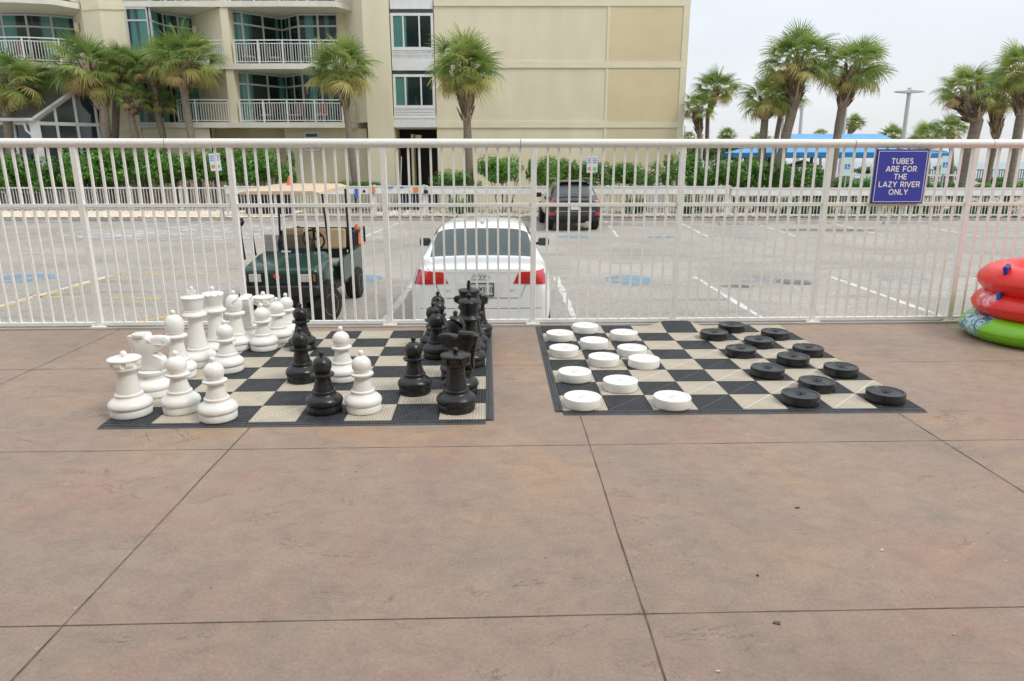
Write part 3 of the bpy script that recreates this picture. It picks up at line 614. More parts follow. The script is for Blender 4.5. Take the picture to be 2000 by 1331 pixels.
place('pawn', 'white', 546, 667, 'second white pawn from the fence, beside the far rook', 4)
place('pawn', 'white', 564, 656, 'white pawn nearest the fence, farthest from the camera', 5)
place('pawn', 'white', 671, 741, 'white pawn in the middle of the mat, the one farther back of two', 6)
place('pawn', 'white', 711, 801, 'white pawn at the front edge of the mat beside a black pawn', 7)
place('pawn', 'black', 635, 802, 'black pawn at the front edge of the mat beside a white pawn', 0)
place('pawn', 'black', 592, 743, 'black pawn left of the middle of the mat, nearer of two in line', 1)
place('pawn', 'black', 592, 682, 'black pawn behind another black pawn close to the white row', 2)
place('pawn', 'black', 811, 766, 'glossy black pawn standing alone on the right half of the mat', 3)
place('pawn', 'black', 854, 697, 'black pawn nearest the camera in the column of black pawns', 4)
place('pawn', 'black', 848, 679, 'second black pawn from the front in the black pawn column', 5)
place('pawn', 'black', 857, 667, 'third black pawn from the front in the black pawn column', 0)
place('pawn', 'black', 857, 652, 'farthest black pawn in the column next to the fence', 1)
place('rook', 'black', 892, 799, 'black rook at the front right corner of the chess mat', .2)
place('knight', 'black', 901, 767, 'black knight facing left just behind the front black rook', R(172))
place('bishop', 'black', 892, 737, 'black bishop with a wide slot behind the front black knight', R(215))
place('queen', 'black', 918, 712, 'black queen of the right row, below the taller black king', 1)
place('king', 'black', 918, 693, 'tallest black chess piece, a king with a cross on its flat crown', R(80))
place('bishop', 'black', 926, 680, 'black bishop mostly hidden behind the black king', R(200))
place('knight', 'black', 922, 667, 'black knight facing left behind the black king near the fence', R(185))
place('rook', 'black', 935, 655, 'black rook at the far right corner of the chess mat', 0)
# ================================================================ DRAUGHTS
def draught(colour):
    r, h = .127, .068; m = M['white_plastic'] if colour == 'white' else M['black_disc']
    t = thing(colour + '_draughts_piece', (0,0,0), '-', 'draughts piece'); b = MB()
    b.lathe([(0,0),(r-.006,0),(r-.001,.004),(r,.010),(r,h-.005),(r-.0015,h-.0012),(r-.005,h),(r-.016,h-.001),(r-.020,h-.006),(r-.030,h-.008),(.052,h-.0085),(.044,h-.005),(.036,h-.0045),(.034,h-.009),(0,h-.009)], 64)
    obj('disc', b, m, t, smooth=True, ang=45)
    b = MB(); b.lathe([(0,h-.010),(.020,h-.010),(.020,h-.003),(.016,h-.001),(.010,h-.002),(.008,h-.014),(0,h-.014)], 24); obj('hub', b, m, t, smooth=True, ang=45)
    return t
W = [(1143,648,'by the fence at the back edge, leftmost but one'),(1093,663,'in the far left corner of the mat'),(1218,662,'at the right end of the farthest diagonal'),(1160,678,'just right of the second row from the back'),(1101,693,'at the left edge, third from the back'),(1234,693,'partly hidden behind the one on a black square'),(1179,711,'left of the one sitting on a black square'),(1257,715,'sitting on a black square'),(1122,741,'at the left edge, second from the front'),(1211,759,'right behind the gap between the two front ones'),(1137,792,'at the front left corner of the mat'),(1312,792,'at the front edge, right one of the front two')]
K = [(1428,646,'nearest the fence'),(1394,661,'at the left end of the far black diagonal'),(1513,660,'at the far right corner of the mat'),(1481,676,'in the second column, behind three others'),(1446,694,'leftmost in the middle of the black group'),(1577,692,'at the right edge, third from the front'),(1548,710,'in the centre of the black group'),(1498,733,'standing left of the centre of the black group'),(1641,731,'at the right edge, second from the front'),(1594,760,'directly behind the front left black one'),(1562,786,'at the front edge, left one of the front two'),(1728,782,'at the front right corner of the mat')]
for col, L in (('white', W), ('black', K)):
    src = None
    for i, (px, py, d) in enumerate(L):
        o = draught(col) if src is None else copy_tree(src); src = src or o
        x, y = G(px, py, MATZ); o.location = (x, y, MATZ); o.rotation_euler = (0, 0, i*.7)
        tag(o, '%s round draughts piece %s' % (col, d), 'draughts piece', '%s draughts pieces on the mat' % col)
#@@PART2
# ================================================================ TUBES
def tube_ring(name, cx, cy, z, Rm, rx, rz_, m, label, tilt=(0,0), stretch=(1,1), extra=None):
    t = thing(name, (cx, cy, z), label, 'inflatable tube', 'inflatable tubes piled by the fence')
    b = MB(); n, k = 160, 36; vs = []
    for i in range(n):
        a = 2*math.pi*i/n
        for j in range(k):
            q = 2*math.pi*j/k; c, s = math.cos(q), math.sin(q)
            # pinched seam on the outside and inside of the ring, with gathers beside it
            e = .16; rr = rx * math.copysign(abs(c)**(.92), c); zz = rz_ * math.copysign(abs(s)**1.22, s)
            g = math.exp(-((abs(s)-.22)/.22)**2) * (.006*math.sin(a*46 + 2*math.sin(a*7)) + .004*math.sin(a*83))
            rr *= 1 + g*2.2; zz *= 1 + g*4
            rr += .004*noise.noise((a*4, q*1.5, z*9))
            vs.append(((Rm+rr)*math.cos(a)*stretch[0], (Rm+rr)*math.sin(a)*stretch[1], zz))
    fs = [(i*k+j, ((i+1)%n)*k+j, ((i+1)%n)*k+(j+1)%k, i*k+(j+1)%k) for i in range(n) for j in range(k)]
    b.add(vs, fs); o = obj('ring', b, m, t, smooth=True, ang=180)
    b = MB(); sv = []                      # welded flat seam
    for i in range(n):
        a = 2*math.pi*i/n
        for r0, zz in ((Rm+rx-.006, .002), (Rm+rx+.007, .0012), (Rm+rx+.007, -.0012), (Rm+rx-.006, -.002)): sv.append((r0*math.cos(a)*stretch[0], r0*math.sin(a)*stretch[1], zz+.002*math.sin(a*46)))
    b.add(sv, [(i*4+j, ((i+1)%n)*4+j, ((i+1)%n)*4+(j+1)%4, i*4+(j+1)%4) for i in range(n) for j in range(4)]); obj('seam', b, m, t, smooth=True)
    t.rotation_euler = (tilt[0], tilt[1], 0)
    return t
def vinyl(name, col, pr, prcol2, cx, r0, mode):
    m = mat(name, col, .33, coat=.15); t, b = nodes(m); tc = N(t, 'ShaderNodeTexCoord'); O = tc.outputs['Object']
    n = N(t, 'ShaderNodeTexNoise', i_Scale=6.5, i_Detail=3, i_Distortion=2.2); t.links.new(O, n.inputs['Vector'])
    pat = ramp_(t, n.outputs[0], [(.46, (0,0,0)), (.50, (1,1,1)), (.57, (1,1,1)), (.62, (0,0,0))])
    vd = N(t, 'ShaderNodeVectorMath', operation='DISTANCE'); vd.inputs[1].default_value = cx; t.links.new(O, vd.inputs[0])
    mask = ramp_(t, vd.outputs['Value'], [(r0*.72, (1,1,1)), (r0, (0,0,0))])
    a = N(t, 'ShaderNodeMixRGB'); t.links.new(pat, a.inputs[0]); a.inputs[1].default_value = (*pr, 1); a.inputs[2].default_value = (*prcol2, 1)
    c = N(t, 'ShaderNodeMixRGB'); t.links.new(mask, c.inputs[0]); c.inputs[1].default_value = (*col, 1); t.links.new(a.outputs[0], c.inputs[2])
    t.links.new(c.outputs[0], b.inputs['Base Color']); return m
VG = vinyl('vinyl_green', (.22,.56,.02), (.05,.16,.26), (.42,.62,.60), (-.54, .06, .08), .22, 0)
VR = vinyl('vinyl_red', (.82,.035,.025), (.75,.55,.58), (.85,.10,.10), (-.56, .03, .10), .15, 0)
VR2 = mat('vinyl_red_plain', (.84,.030,.020), .33, coat=.15)
tube_ring('inflatable_tube', 4.97, 6.30, .110, .475, .165, .115, VG, 'green inflatable tube with blue swirls at the bottom of the pile')
tube_ring('inflatable_tube', 5.04, 6.30, .335, .45, .175, .130, VR, 'red inflatable tube with white print in the middle of the pile', (R(0), R(-1.5)))
t = tube_ring('inflatable_tube', 5.06, 6.30, .575, .45, .175, .135, VR2, 'plain red inflatable tube on top of the pile', (R(0), R(-3)))
for k, (x, z) in enumerate(((4.52, .718), (4.50, .455))):
    par = [o for o in sc.objects if o.name.startswith('inflatable_tube')][2 - k]
    b = MB(); p = par.location; b.tube([(x-p.x-.02, -.1, z-p.z-.05), (x-p.x-.03, -.1, z-p.z), (x-p.x+.02, -.06, z-p.z+.015), (x-p.x+.06, -.02, z-p.z-.04)], .022, 8)
    obj('handle', b, M['bin_blue'] if k else mat('handle_blue', (.03,.04,.32), .4), par, smooth=True)
# ================================================================ CARS
def car_shell(name, sections, parent, mats, assign, sub=2):
    """sections: list of (y, [(x,z)...]) half profiles bottom -> roof centre (last x = 0); assign(i, j) -> slot"""
    vs = []; n = len(sections[0][1])
    for y, P in sections:
        for x, z in P: vs.append((x, y if not isinstance(y, (list, tuple)) else 0, z))
    L = len(sections); cnt = L*n
    for y, P in sections:
        for x, z in P: vs.append((-x, y, z))
    bm = bmesh.new(); bv = [bm.verts.new(v) for v in vs]
    def face(idx, m):
        q = []
        for i in idx:
            if bv[i] not in q: q.append(bv[i])
        if len(q) >= 3:
            try: f = bm.faces.new(q); f.material_index = m; f.smooth = True
            except ValueError: pass
    for i in range(L-1):
        for j in range(n-1):
            m = assign(i, j)
            face((i*n+j, i*n+j+1, (i+1)*n+j+1, (i+1)*n+j), m); face((cnt+i*n+j, cnt+(i+1)*n+j, cnt+(i+1)*n+j+1, cnt+i*n+j+1), m)
    for e in (0, L-1):
        for j in range(n-1): face((e*n+j, cnt+e*n+j, cnt+e*n+j+1, e*n+j+1), 0)
    for i in range(L-1): face((i*n, (i+1)*n, cnt+(i+1)*n, cnt+i*n), 0)
    bmesh.ops.remove_doubles(bm, verts=bm.verts, dist=1e-5); bmesh.ops.recalc_face_normals(bm, faces=bm.faces)
    me = bpy.data.meshes.new(name); bm.to_mesh(me); bm.free()
    o = bpy.data.objects.new(name, me); sc.collection.objects.link(o)
    s = o.modifiers.new('s', 'SUBSURF'); s.levels = sub; s.render_levels = sub
    bpy.context.view_layer.update()
    ev = bpy.data.meshes.new_from_object(o.evaluated_get(bpy.context.evaluated_depsgraph_get()))
    bpy.data.objects.remove(o)
    bm = bmesh.new(); bm.from_mesh(ev); bvh = BVHTree.FromBMesh(bm); bm.free()
    res = {}
    for k, (nm, mt) in enumerate(mats):
        b2 = bmesh.new(); b2.from_mesh(ev)
        bmesh.ops.delete(b2, geom=[f for f in b2.faces if f.material_index != k], context='FACES')
        if not b2.faces: b2.free(); continue
        for f in b2.faces: f.material_index = 0
        # separate windows into islands
        islands = [list(b2.faces)]
        if k:
            seen = set(); islands = []
            for f in b2.faces:
                if f in seen: continue
                st = [f]; isl = []; seen.add(f)
                while st:
                    g = st.pop(); isl.append(g)
                    for e in g.edges:
                        for h in e.link_faces:
                            if h not in seen: seen.add(h); st.append(h)
                islands.append(isl)
        for isl in islands:
            m2 = bpy.data.meshes.new(nm); idx = {}; vv = []; ff = []
            for f in isl:
                q = []
                for v in f.verts:
                    if v not in idx: idx[v] = len(vv); vv.append(v.co.copy())
                    q.append(idx[v])
                ff.append(q)
            m2.from_pydata(vv, [], ff); m2.materials.append(mt)
            for p in m2.polygons: p.use_smooth = True
            oo = bpy.data.objects.new(nm, m2); sc.collection.objects.link(oo); oo.parent = parent
            res.setdefault(nm, []).append(oo)
        b2.free()
    return bvh, res
def patch(bvh, corners, name, m, parent, off=.006, nu=10, nv=6, y0=-2., thick=.0, bulge=0.):
    b = MB(); (ax, az), (bx, bz), (cx, cz), (dx, dz) = corners; g = []
    for j in range(nv+1):
        for i in range(nu+1):
            u, v = i/nu, j/nv
            x = (ax*(1-u)+bx*u)*(1-v) + (dx*(1-u)+cx*u)*v; z = (az*(1-u)+bz*u)*(1-v) + (dz*(1-u)+cz*u)*v
            h, nn, _, _ = bvh.ray_cast(Vector((x, y0, z)), Vector((0, 1, 0)))
            if h is None: h, nn, _, _ = bvh.find_nearest(Vector((x, .1, z)))
            if nn.y > 0: nn = -nn
            g.append(h + nn * (off + bulge * math.sin(math.pi*u) * math.sin(math.pi*v)))
    w_ = nu+1; n0 = len(g)
    back = [p + Vector((0, off+.02, 0)) for p in g]
    fs = [(j*w_+i, j*w_+i+1, (j+1)*w_+i+1, (j+1)*w_+i) for j in range(nv) for i in range(nu)]
    rim = [i for i in range(nu+1)] + [j*w_+nu for j in range(1, nv+1)] + [nv*w_+i for i in range(nu-1, -1, -1)] + [j*w_ for j in range(nv-1, 0, -1)]
    fs += [(rim[k], rim[(k+1) % len(rim)], rim[(k+1) % len(rim)]+n0, rim[k]+n0) for k in range(len(rim))]
    b.add(g + back, fs); return obj(name, b, m, parent, smooth=True, ang=50)
def wheel(parent, x, y, r, wd, side, rimm, name='wheel', rimr=.66):
    w_ = bpy.data.objects.new(name, None); sc.collection.objects.link(w_); w_.parent = parent; w_.location = (x, y, r); w_.rotation_euler = (0, R(90)*side, 0)
    b = MB(); b.lathe([(r*rimr,-wd/2),(r*.93,-wd/2),(r*.985,-wd*.42),(r,-wd*.30),(r,wd*.30),(r*.985,wd*.42),(r*.93,wd/2),(r*rimr,wd/2),(r*rimr,-wd/2)][:-1], 40); 
    obj('tyre', b, M['rubber'], w_, smooth=True, ang=30)
    b = MB(); rr = r*rimr; b.lathe([(0,wd*.2),(rr*.25,wd*.22),(rr*.3,wd*.10),(rr*.85,wd*.16),(rr*.98,wd*.51),(rr*1.01,wd*.51),(rr*1.01,-wd*.3),(0,-wd*.3)], 32)
    for k in range(5):
        a = 2*math.pi*k/5; b.obox((rr*.55*math.cos(a), rr*.55*math.sin(a), wd*.30), (rr*.75, rr*.16, wd*.18), Matrix.Rotation(a, 3, 'Z'))
    obj('rim', b, rimm, w_, smooth=True, ang=35); return w_
# ---- white saloon, seen from behind
car = thing('parked_car', (-.40, 8.74, LOT), 'white saloon parked with its rear right behind the fence', 'car', 'vehicles in the car park', rz=R(1.2))
def sec(y, zb, wb, w1, z1_, w2, z2, w3, z3, w4, z4, zc):
    # bottom edge, rocker, widest, shoulder, belt/inner, top edge, mid, centre
    return (y, [(wb*.9, zb), (wb, zb+.03), (w1-.01, z1_-.16), (w1, z1_), (w1-.005, z1_+.14), (w2, z2), (w3, z3), (w4, z4), (w4*.55, zc-.004), (0, zc)])
car.scale = (1.06, 1.0, 1.06)
S = [sec(.00, .27, .66, .70, .46, .68, .72, .64, .84, .56, .945, .955),
     sec(.03, .235, .76, .80, .46, .76, .76, .71, .87, .62, .975, .985),
     sec(.12, .22, .81, .855, .48, .82, .82, .76, .92, .66, .995, 1.005),
     sec(.30, .22, .83, .875, .50, .845, .87, .79, .955, .69, 1.000, 1.015),
     sec(.55, .22, .835, .885, .52, .86, .90, .79, .975, .68, 1.005, 1.025),
     sec(.66, .22, .835, .886, .52, .86, .905, .80, .985, .705, 1.02, 1.04),
     sec(.72, .22, .835, .886, .52, .86, .905, .80, .99, .705, 1.05, 1.07),
     sec(.98, .22, .835, .886, .52, .86, .91, .775, 1.02, .68, 1.20, 1.225),
     sec(1.25, .22, .835, .886, .53, .86, .915, .735, 1.06, .64, 1.335, 1.36),
     sec(1.32, .22, .835, .886, .53, .86, .915, .73, 1.07, .635, 1.365, 1.39),
     sec(1.50, .22, .835, .886, .53, .86, .915, .725, 1.07, .63, 1.395, 1.425),
     sec(2.10, .22, .835, .886, .53, .86, .91, .73, 1.06, .63, 1.40, 1.435),
     sec(2.75, .22, .835, .885, .53, .855, .90, .735, 1.04, .62, 1.36, 1.395),
     sec(3.00, .22, .835, .885, .53, .855, .89, .75, 1.00, .64, 1.28, 1.31),
     sec(3.45, .22, .83, .88, .53, .845, .87, .79, .94, .70, .99, 1.03),
     sec(3.60, .22, .83, .875, .53, .84, .86, .79, .91, .68, .95, .98),
     sec(4.20, .22, .80, .85, .52, .79, .78, .72, .83, .58, .86, .885),
     sec(4.48, .22, .70, .74, .50, .68, .68, .60, .74, .46, .78, .79),
     sec(4.56, .28, .60, .64, .48, .58, .62, .50, .66, .38, .69, .70)]
def asg(i, j):
    if 5 <= i <= 7 and j >= 7: return 1
    if i == 13 and j >= 7: return 2
    if 8 <= i <= 12 and j == 6: return 3
    return 0
bvh, parts = car_shell('body', S, car, [('body', M['car_white']), ('rear_window', M['car_glass']), ('windscreen', M['car_glass']), ('side_window', M['car_glass'])], asg, 3)
for s in (-1, 1):
    tl = patch(bvh, [(s*.812, .762), (s*.395, .780), (s*.455, .918), (s*.765, .93)], 'tail_light', M['red_lens'], car, .006, 14, 8, bulge=.006)
    patch(bvh, [(s*.57, .84), (s*.505, .825), (s*.49, .865), (s*.56, .88)], 'indicator_lens', mat('lens_dark', (.45,.02,.02), .2), tl, .014, 4, 3) if s > 0 else None
    # shut line of the boot lid
    patch(bvh, [(s*.560, .80), (s*.554, .80), (s*.475, .60), (s*.481, .60)], 'shut_line', M['joint'], car, .003, 1, 8)
    patch(bvh, [(s*.66, .96), (s*.652, .96), (s*.575, .90), (s*.583, .90)], 'shut_line', M['joint'], car, .003, 1, 4)
    mi = MB(); mi.obox((0,0,0), (.17, .10, .12)); mo = obj('mirror', mi, M['suv_trim'], car, bevel=.03); mo.location = (s*.925, 2.70, 1.0)
    mi = MB(); mi.obox((0,-.053,0), (.15, .012, .10)); obj('mirror_glass', mi, M['car_glass'], mo, bevel=.004)
    mi = MB(); mi.obox((s*.855, 2.78, .965), (.12, .05, .04)); obj('mirror_arm', mi, M['suv_trim'], car)
    for y in (.98, 3.72):
        b = MB(); b.lathe([(0,-.01),(.355,-.01),(.355,.01),(0,.01)], 36); a = obj('wheel_arch', b, M['suv_trim'], car); a.location = (s*.868, y, .335); a.rotation_euler = (0, R(90), 0)
        wheel(car, s*.785, y, .318, .225, s, M['alloy'])
patch(bvh, [(-.48, .603), (.48, .603), (.48, .597), (-.48, .597)], 'shut_line', M['joint'], car, .003, 20, 1)
patch(bvh, [(-.44, .915), (.44, .915), (.44, .911), (-.44, .911)], 'lid_crease', mat('crease_shade', (.5,.5,.5), .4), car, .003, 20, 1)  # grey strip: shade along the lid crease put into the colour
patch(bvh, [(-.80, .475), (.80, .475), (.80, .469), (-.80, .469)], 'bumper_line', M['joint'], car, .002, 24, 1)
patch(bvh, [(-.30, .80), (.30, .80), (.25, .615), (-.25, .615)], 'plate_recess', mat('recess_shade', (.72,.73,.74), .4), car, .004, 10, 6)  # greyer white stands in for the shade of the sunken plate area
def yat(x, z): return bvh.ray_cast(Vector((x, -2, z)), Vector((0, 1, 0)))[0].y
yp = min(yat(-.15, .64), yat(.15, .64), yat(0, .78)) - .012
b = MB(); b.box(-.158, .158, yp-.008, yp, .622, .788); pl = obj('number_plate', b, mat('plate_frame', (.04,.04,.05), .4), car, bevel=.004)
b = MB(); b.box(-.142, .142, yp-.011, yp-.0085, .642, .772); obj('plate_face', b, mat('plate_face', (.55,.56,.50), .5, vs=10, col2=(.48,.52,.46)), pl)
stroke_text('plate_lettering', 'TYC', .062, M['navy'], pl, -.077, yp-.0118, .675, wd=.14, gap=.18, sx=.85, th=.0005)
stroke_text('plate_lettering', '350', .062, M['navy'], pl, .080, yp-.0118, .675, wd=.14, gap=.18, sx=.95, th=.0005)
b = MB(); b.box(-.0025, .0025, yp-.0125, yp-.0115, .68, .71)
for a in range(0, 360, 45): b.obox((.012*math.cos(R(a)), yp-.012, .716+.010*math.sin(R(a))), (.02, .001, .006), Matrix.Rotation(-R(a), 3, 'Y'))
obj('plate_tree', b, M['navy'], pl)
b = MB(); b.box(-.138, -.100, yp-.014, yp-.012, .628, .662); obj('plate_sticker', b, M['yellow'], pl)
b = MB()
for k in range(4):
    cx = (k-1.5)*.050; pts = [(cx+.030*math.cos(R(a)), yp-.004+.002*(k % 2), .862+.030*math.sin(R(a))) for a in range(0, 361, 15)]
    b.tube(pts, .0042, 6, cap=False)
ye = min(yat(-.1, .85), yat(.1, .85), yat(0, .85)) - .004
b.v = [(p[0], p[1]-yp+ye, p[2]) for p in b.v]; obj('emblem', b, M['chrome'], car, smooth=True)
for tx, x in (('A 4', -.40), ('2.0 T', .37)): text_mesh('badge', tx, .04, M['alloy'], car, Matrix.Translation((x, yat(x, .69)-.003, .69)) @ Matrix.Rotation(R(90), 4, 'X'), .001)
b = MB(); b.tube([(.33, .10, .25), (.33, -.01, .25)], .035, 14); b.tube([(.33, .1, .25), (.33, -.012, .25)], .029, 14); obj('exhaust', b, M['chrome'], car, smooth=True, ang=30)
b = MB(); b.tube([(0, 1.36, 1.40), (0, 1.28, 1.45)], .008, 8); b.obox((0, 1.42, 1.425), (.05,.16,.03)); obj('aerial', b, M['car_white'], car, bevel=.008)
b = MB(); b.obox((0, .66, 1.02), (.9, .012, .004)); obj('window_gasket', b, M['suv_trim'], car)
# ---- dark suv, far side
suv = thing('parked_suv', (2.17, 23.95, LOT), 'dark grey suv parked facing the far white fence', 'suv', 'vehicles in the car park', rz=R(2.5))
def sec2(y, zb, w1, zt, wt, belt=1.02):
    return (y, [(w1*.86, zb), (w1*.93, zb+.06), (w1-.005, .55), (w1, .75), (w1-.01, .90), (w1-.04, belt), (w1-.075, belt+.05), (wt, zt-.06), (wt*.6, zt-.005), (0, zt)])
S2 = [sec2(.00, .42, .78, 1.05, .62, .93), sec2(.05, .37, .88, 1.14, .72, .98), sec2(.16, .36, .90, 1.18, .76), sec2(.22, .36, .905, 1.24, .75), sec2(.42, .36, .91, 1.62, .645), sec2(.50, .36, .91, 1.68, .64),
      sec2(.9, .36, .91, 1.72, .65), sec2(2.2, .36, .91, 1.73, .66), sec2(2.75, .36, .91, 1.66, .65), sec2(3.35, .36, .90, 1.16, .76), sec2(3.5, .36, .90, 1.12, .76), sec2(4.3, .38, .87, 1.02, .72, .92), sec2(4.6, .42, .78, .94, .6, .85)]
def asg2(i, j):
    if i == 3 and j >= 7: return 1
    if i == 8 and j >= 7: return 2
    if 4 <= i <= 7 and j == 6: return 3
    return 0
bvh2, _ = car_shell('body', S2, suv, [('body', M['suv_grey']), ('rear_window', M['car_glass_grey']), ('windscreen', M['car_glass']), ('side_window', M['car_glass'])], asg2, 2)
for s in (-1, 1):
    patch(bvh2, [(s*.89, .86), (s*.74, .86), (s*.70, 1.03), (s*.85, 1.04)], 'tail_light', M['red_lens'], suv, .012, 6, 4, bulge=.01)
    patch(bvh2, [(s*.86, .56), (s*.70, .56), (s*.72, .66), (s*.87, .66)], 'reflector', M['red_lens'], suv, .012, 6, 4)
    mi = MB(); mi.obox((s*1.02, 3.0, 1.12), (.22, .10, .17)); obj('mirror', mi, M['suv_trim'], suv, bevel=.03)
    for y in (.88, 3.7):
        b = MB(); b.lathe([(0,-.01),(.41,-.01),(.41,.01),(0,.01)], 36); a = obj('wheel_arch', b, M['suv_trim'], suv); a.location = (s*.905, y, .42); a.rotation_euler = (0, R(90), 0)
        wheel(suv, s*.81, y, .365, .24, s, M['alloy'])
patch(bvh2, [(-.84, .36), (.84, .36), (.86, .54), (-.86, .54)], 'bumper', M['suv_trim'], suv, .03, 16, 4)
patch(bvh2, [(-.70, .68), (.70, .68), (.70, .70), (-.70, .70)], 'bumper_strip', M['chrome'], suv, .012, 12, 1)
patch(bvh2, [(-.26, .86), (.26, .86), (.26, .90), (-.26, .90)], 'handle_strip', M['chrome'], suv, .012, 8, 1)
patch(bvh2, [(-.15, .745), (.15, .745), (.15, .845), (-.15, .845)], 'number_plate', M['sign_pale'], suv, .015, 4, 2)
b = MB(); b.obox((.12, .265, 1.22), (.40, .02, .022), Matrix.Rotation(R(-3), 3, 'Y')); obj('wiper', b, M['black_metal'], suv)
b = MB(); b.obox((0, .40, 1.665), (1.22, .22, .04), Matrix.Rotation(R(-6), 3, 'X')); obj('roof_spoiler', b, M['suv_grey'], suv, bevel=.015)
for s in (-1, 1):
    b = MB(); b.tube([(s*.60, .7, 1.72), (s*.60, .9, 1.765), (s*.60, 2.3, 1.765), (s*.60, 2.5, 1.72)], .016, 8)
    obj('roof_rail', b, M['alloy'], suv, smooth=True)
# ---- golf cart, front towards the camera
gc = thing('utility_golf_cart', (-3.34, 10.15, LOT), 'green utility golf cart with tan canopy and black cargo bed', 'golf cart', 'vehicles in the car park', rz=R(0))
gc.scale = (.97, 1, 1.05)
def hull(mb, rows):                        # rows of (y, [(x,z)...]) lofted, mirrored in x
    n = len(rows[0][1]); vs = [(x, y, z) for y, P in rows for x, z in P] + [(-x, y, z) for y, P in rows for x, z in P]; L = len(rows); c = L*n; fs = []
    for i in range(L-1):
        for j in range(n-1): fs += [(i*n+j, i*n+j+1, (i+1)*n+j+1, (i+1)*n+j), (c+i*n+j, c+(i+1)*n+j, c+(i+1)*n+j+1, c+i*n+j+1)]
        fs += [(i*n+n-1, c+i*n+n-1, c+(i+1)*n+n-1, (i+1)*n+n-1), (i*n, (i+1)*n, c+(i+1)*n, c+i*n)]
    for e in (0, L-1): fs += [(e*n+j, e*n+j+1, c+e*n+j+1, c+e*n+j) for j in range(n-1)]
    mb.add(vs, fs); return mb
b = hull(MB(), [(-.34, [(.50,.56),(.56,.60),(.55,.74),(.48,.78)]), (-.30, [(.54,.55),(.60,.60),(.60,.76),(.50,.82)]), (-.10, [(.57,.55),(.62,.62),(.61,.80),(.50,.87)]), (.20, [(.57,.55),(.62,.66),(.60,.86),(.50,.93)]), (.42, [(.57,.55),(.60,.70),(.56,.92),(.46,.97)])])
bo = obj('front_cowl', b, M['cart_green'], gc, smooth=True, ang=60, bevel=.045)
bo.modifiers['bevel'].segments = 4
b = MB(); b.box(-.22, .22, -.352, -.338, .60, .755)
obj('grille_panel', b, M['cart_green'], bo, bevel=.006)
b = MB()
for k in range(5): b.box(-.20, .20, -.357, -.350, .613+k*.029, .620+k*.029)
obj('grille_slots', b, M['black_metal'], bo)
for s in (-1, 1):
    b = MB(); b.box(s*.40-.155, s*.40+.155, -.362, -.335, .615, .765); hf = obj('headlight_frame', b, M['black_metal'], gc, bevel=.01)
    b = MB(); b.box(s*.37-.09, s*.37+.09, -.372, -.36, .635, .745); obj('headlight_lens', b, M['clear_lens'], hf, bevel=.01)
    b = MB(); b.box(s*.51-.018, s*.51+.018, -.370, -.36, .64, .74); obj('indicator', b, M['amber'], hf, bevel=.004)
b = hull(MB(), [(-.42, [(.52,.44),(.56,.47),(.56,.56),(.52,.58)]), (-.34, [(.58,.43),(.62,.47),(.62,.57),(.58,.60)]), (-.22, [(.58,.43),(.62,.47),(.62,.57),(.58,.60)])])
obj('front_bumper', b, M['suv_trim'], gc, smooth=True, ang=50, bevel=.015)
b = MB(); b.box(-.34, .34, -.28, .9, .25, .45); b.box(-.55, .55, -.30, -.20, .33, .44); b.tube([(-.5, 0, .23), (.5, 0, .23)], .03, 8); b.tube([(-.4, .05, .36), (.35, -.15, .30)], .02, 8); obj('chassis', b, M['black_metal'], gc)
b = MB(); b.box(-.20, .02, -.31, -.30, .28, .40); b.box(.08, .22, -.31, -.30, .30, .39); obj('front_placard', b, M['black_metal'], gc)
text_mesh('placard_lettering', '7', .10, M['sign_white'], gc, Matrix.Translation((-.12, -.315, .34)) @ Matrix.Rotation(R(90), 4, 'X'), .001)
b = MB(); b.box(-.56, .56, .38, 1.05, .40, .47); b.box(-.60, -.54, .35, 1.4, .38, .46); b.box(.54, .60, .35, 1.4, .38, .46); obj('floor', b, M['suv_trim'], gc, bevel=.008)
for s in (-1, 1):
    b = MB(); b.add([(s*.55, .95, .42), (s*.62, .95, .42), (s*.62, 2.45, .42), (s*.55, 2.45, .42), (s*.55, .95, .80), (s*.62, .95, .80), (s*.62, 2.45, .86), (s*.55, 2.45, .86)], [(0,3,2,1),(4,5,6,7),(0,1,5,4),(1,2,6,5),(2,3,7,6),(3,0,4,7)])
    obj('side_panel', b, M['cart_green'], gc, bevel=.02)
    b = MB(); n = 12; vs = []
    for k in range(n+1):
        a = math.pi*k/n
        for x0 in (s*.42, s*.66):
            for rr in (.31, .345): vs.append((x0, rr*math.cos(a), .26+rr*math.sin(a)))
    b.add(vs, [(4*k+a_, 4*k+b_, 4*k+4+b_, 4*k+4+a_) for k in range(n) for a_, b_ in ((0,1),(1,3),(3,2),(2,0))])
    obj('wheel_arch', b, M['suv_trim'], gc, smooth=True, ang=40)
    wheel(gc, s*.55, 0.0, .26, .24, s, M['rim_cream'], rimr=.60).rotation_euler[2] = R(-24); wheel(gc, s*.55, 1.95, .26, .24, s, M['rim_cream'], rimr=.52)
b = MB(); b.box(-.53, .53, .98, 1.42, .66, .74); obj('seat', b, M['grey_vinyl'], gc, bevel=.03)
b = MB(); b.box(-.53, .53, 1.0, 1.42, .44, .655); obj('seat_box', b, M['cart_green'], gc, bevel=.01)
for (x0, x1) in ((-.54, -.02), (.02, .56)):
    b = MB(); b.add([(x0,1.40,.88),(x1,1.40,.88),(x1,1.48,.88),(x0,1.48,.88),(x0,1.47,1.20),(x1,1.47,1.20),(x1,1.55,1.20),(x0,1.55,1.20)], [(0,3,2,1),(4,5,6,7),(0,1,5,4),(1,2,6,5),(2,3,7,6),(3,0,4,7)])
    obj('backrest', b, M['tan_vinyl'], gc, bevel=.035)
b = MB(); b.box(-.54, .56, 1.43, 1.50, .72, .90); obj('backrest_support', b, M['black_metal'], gc)
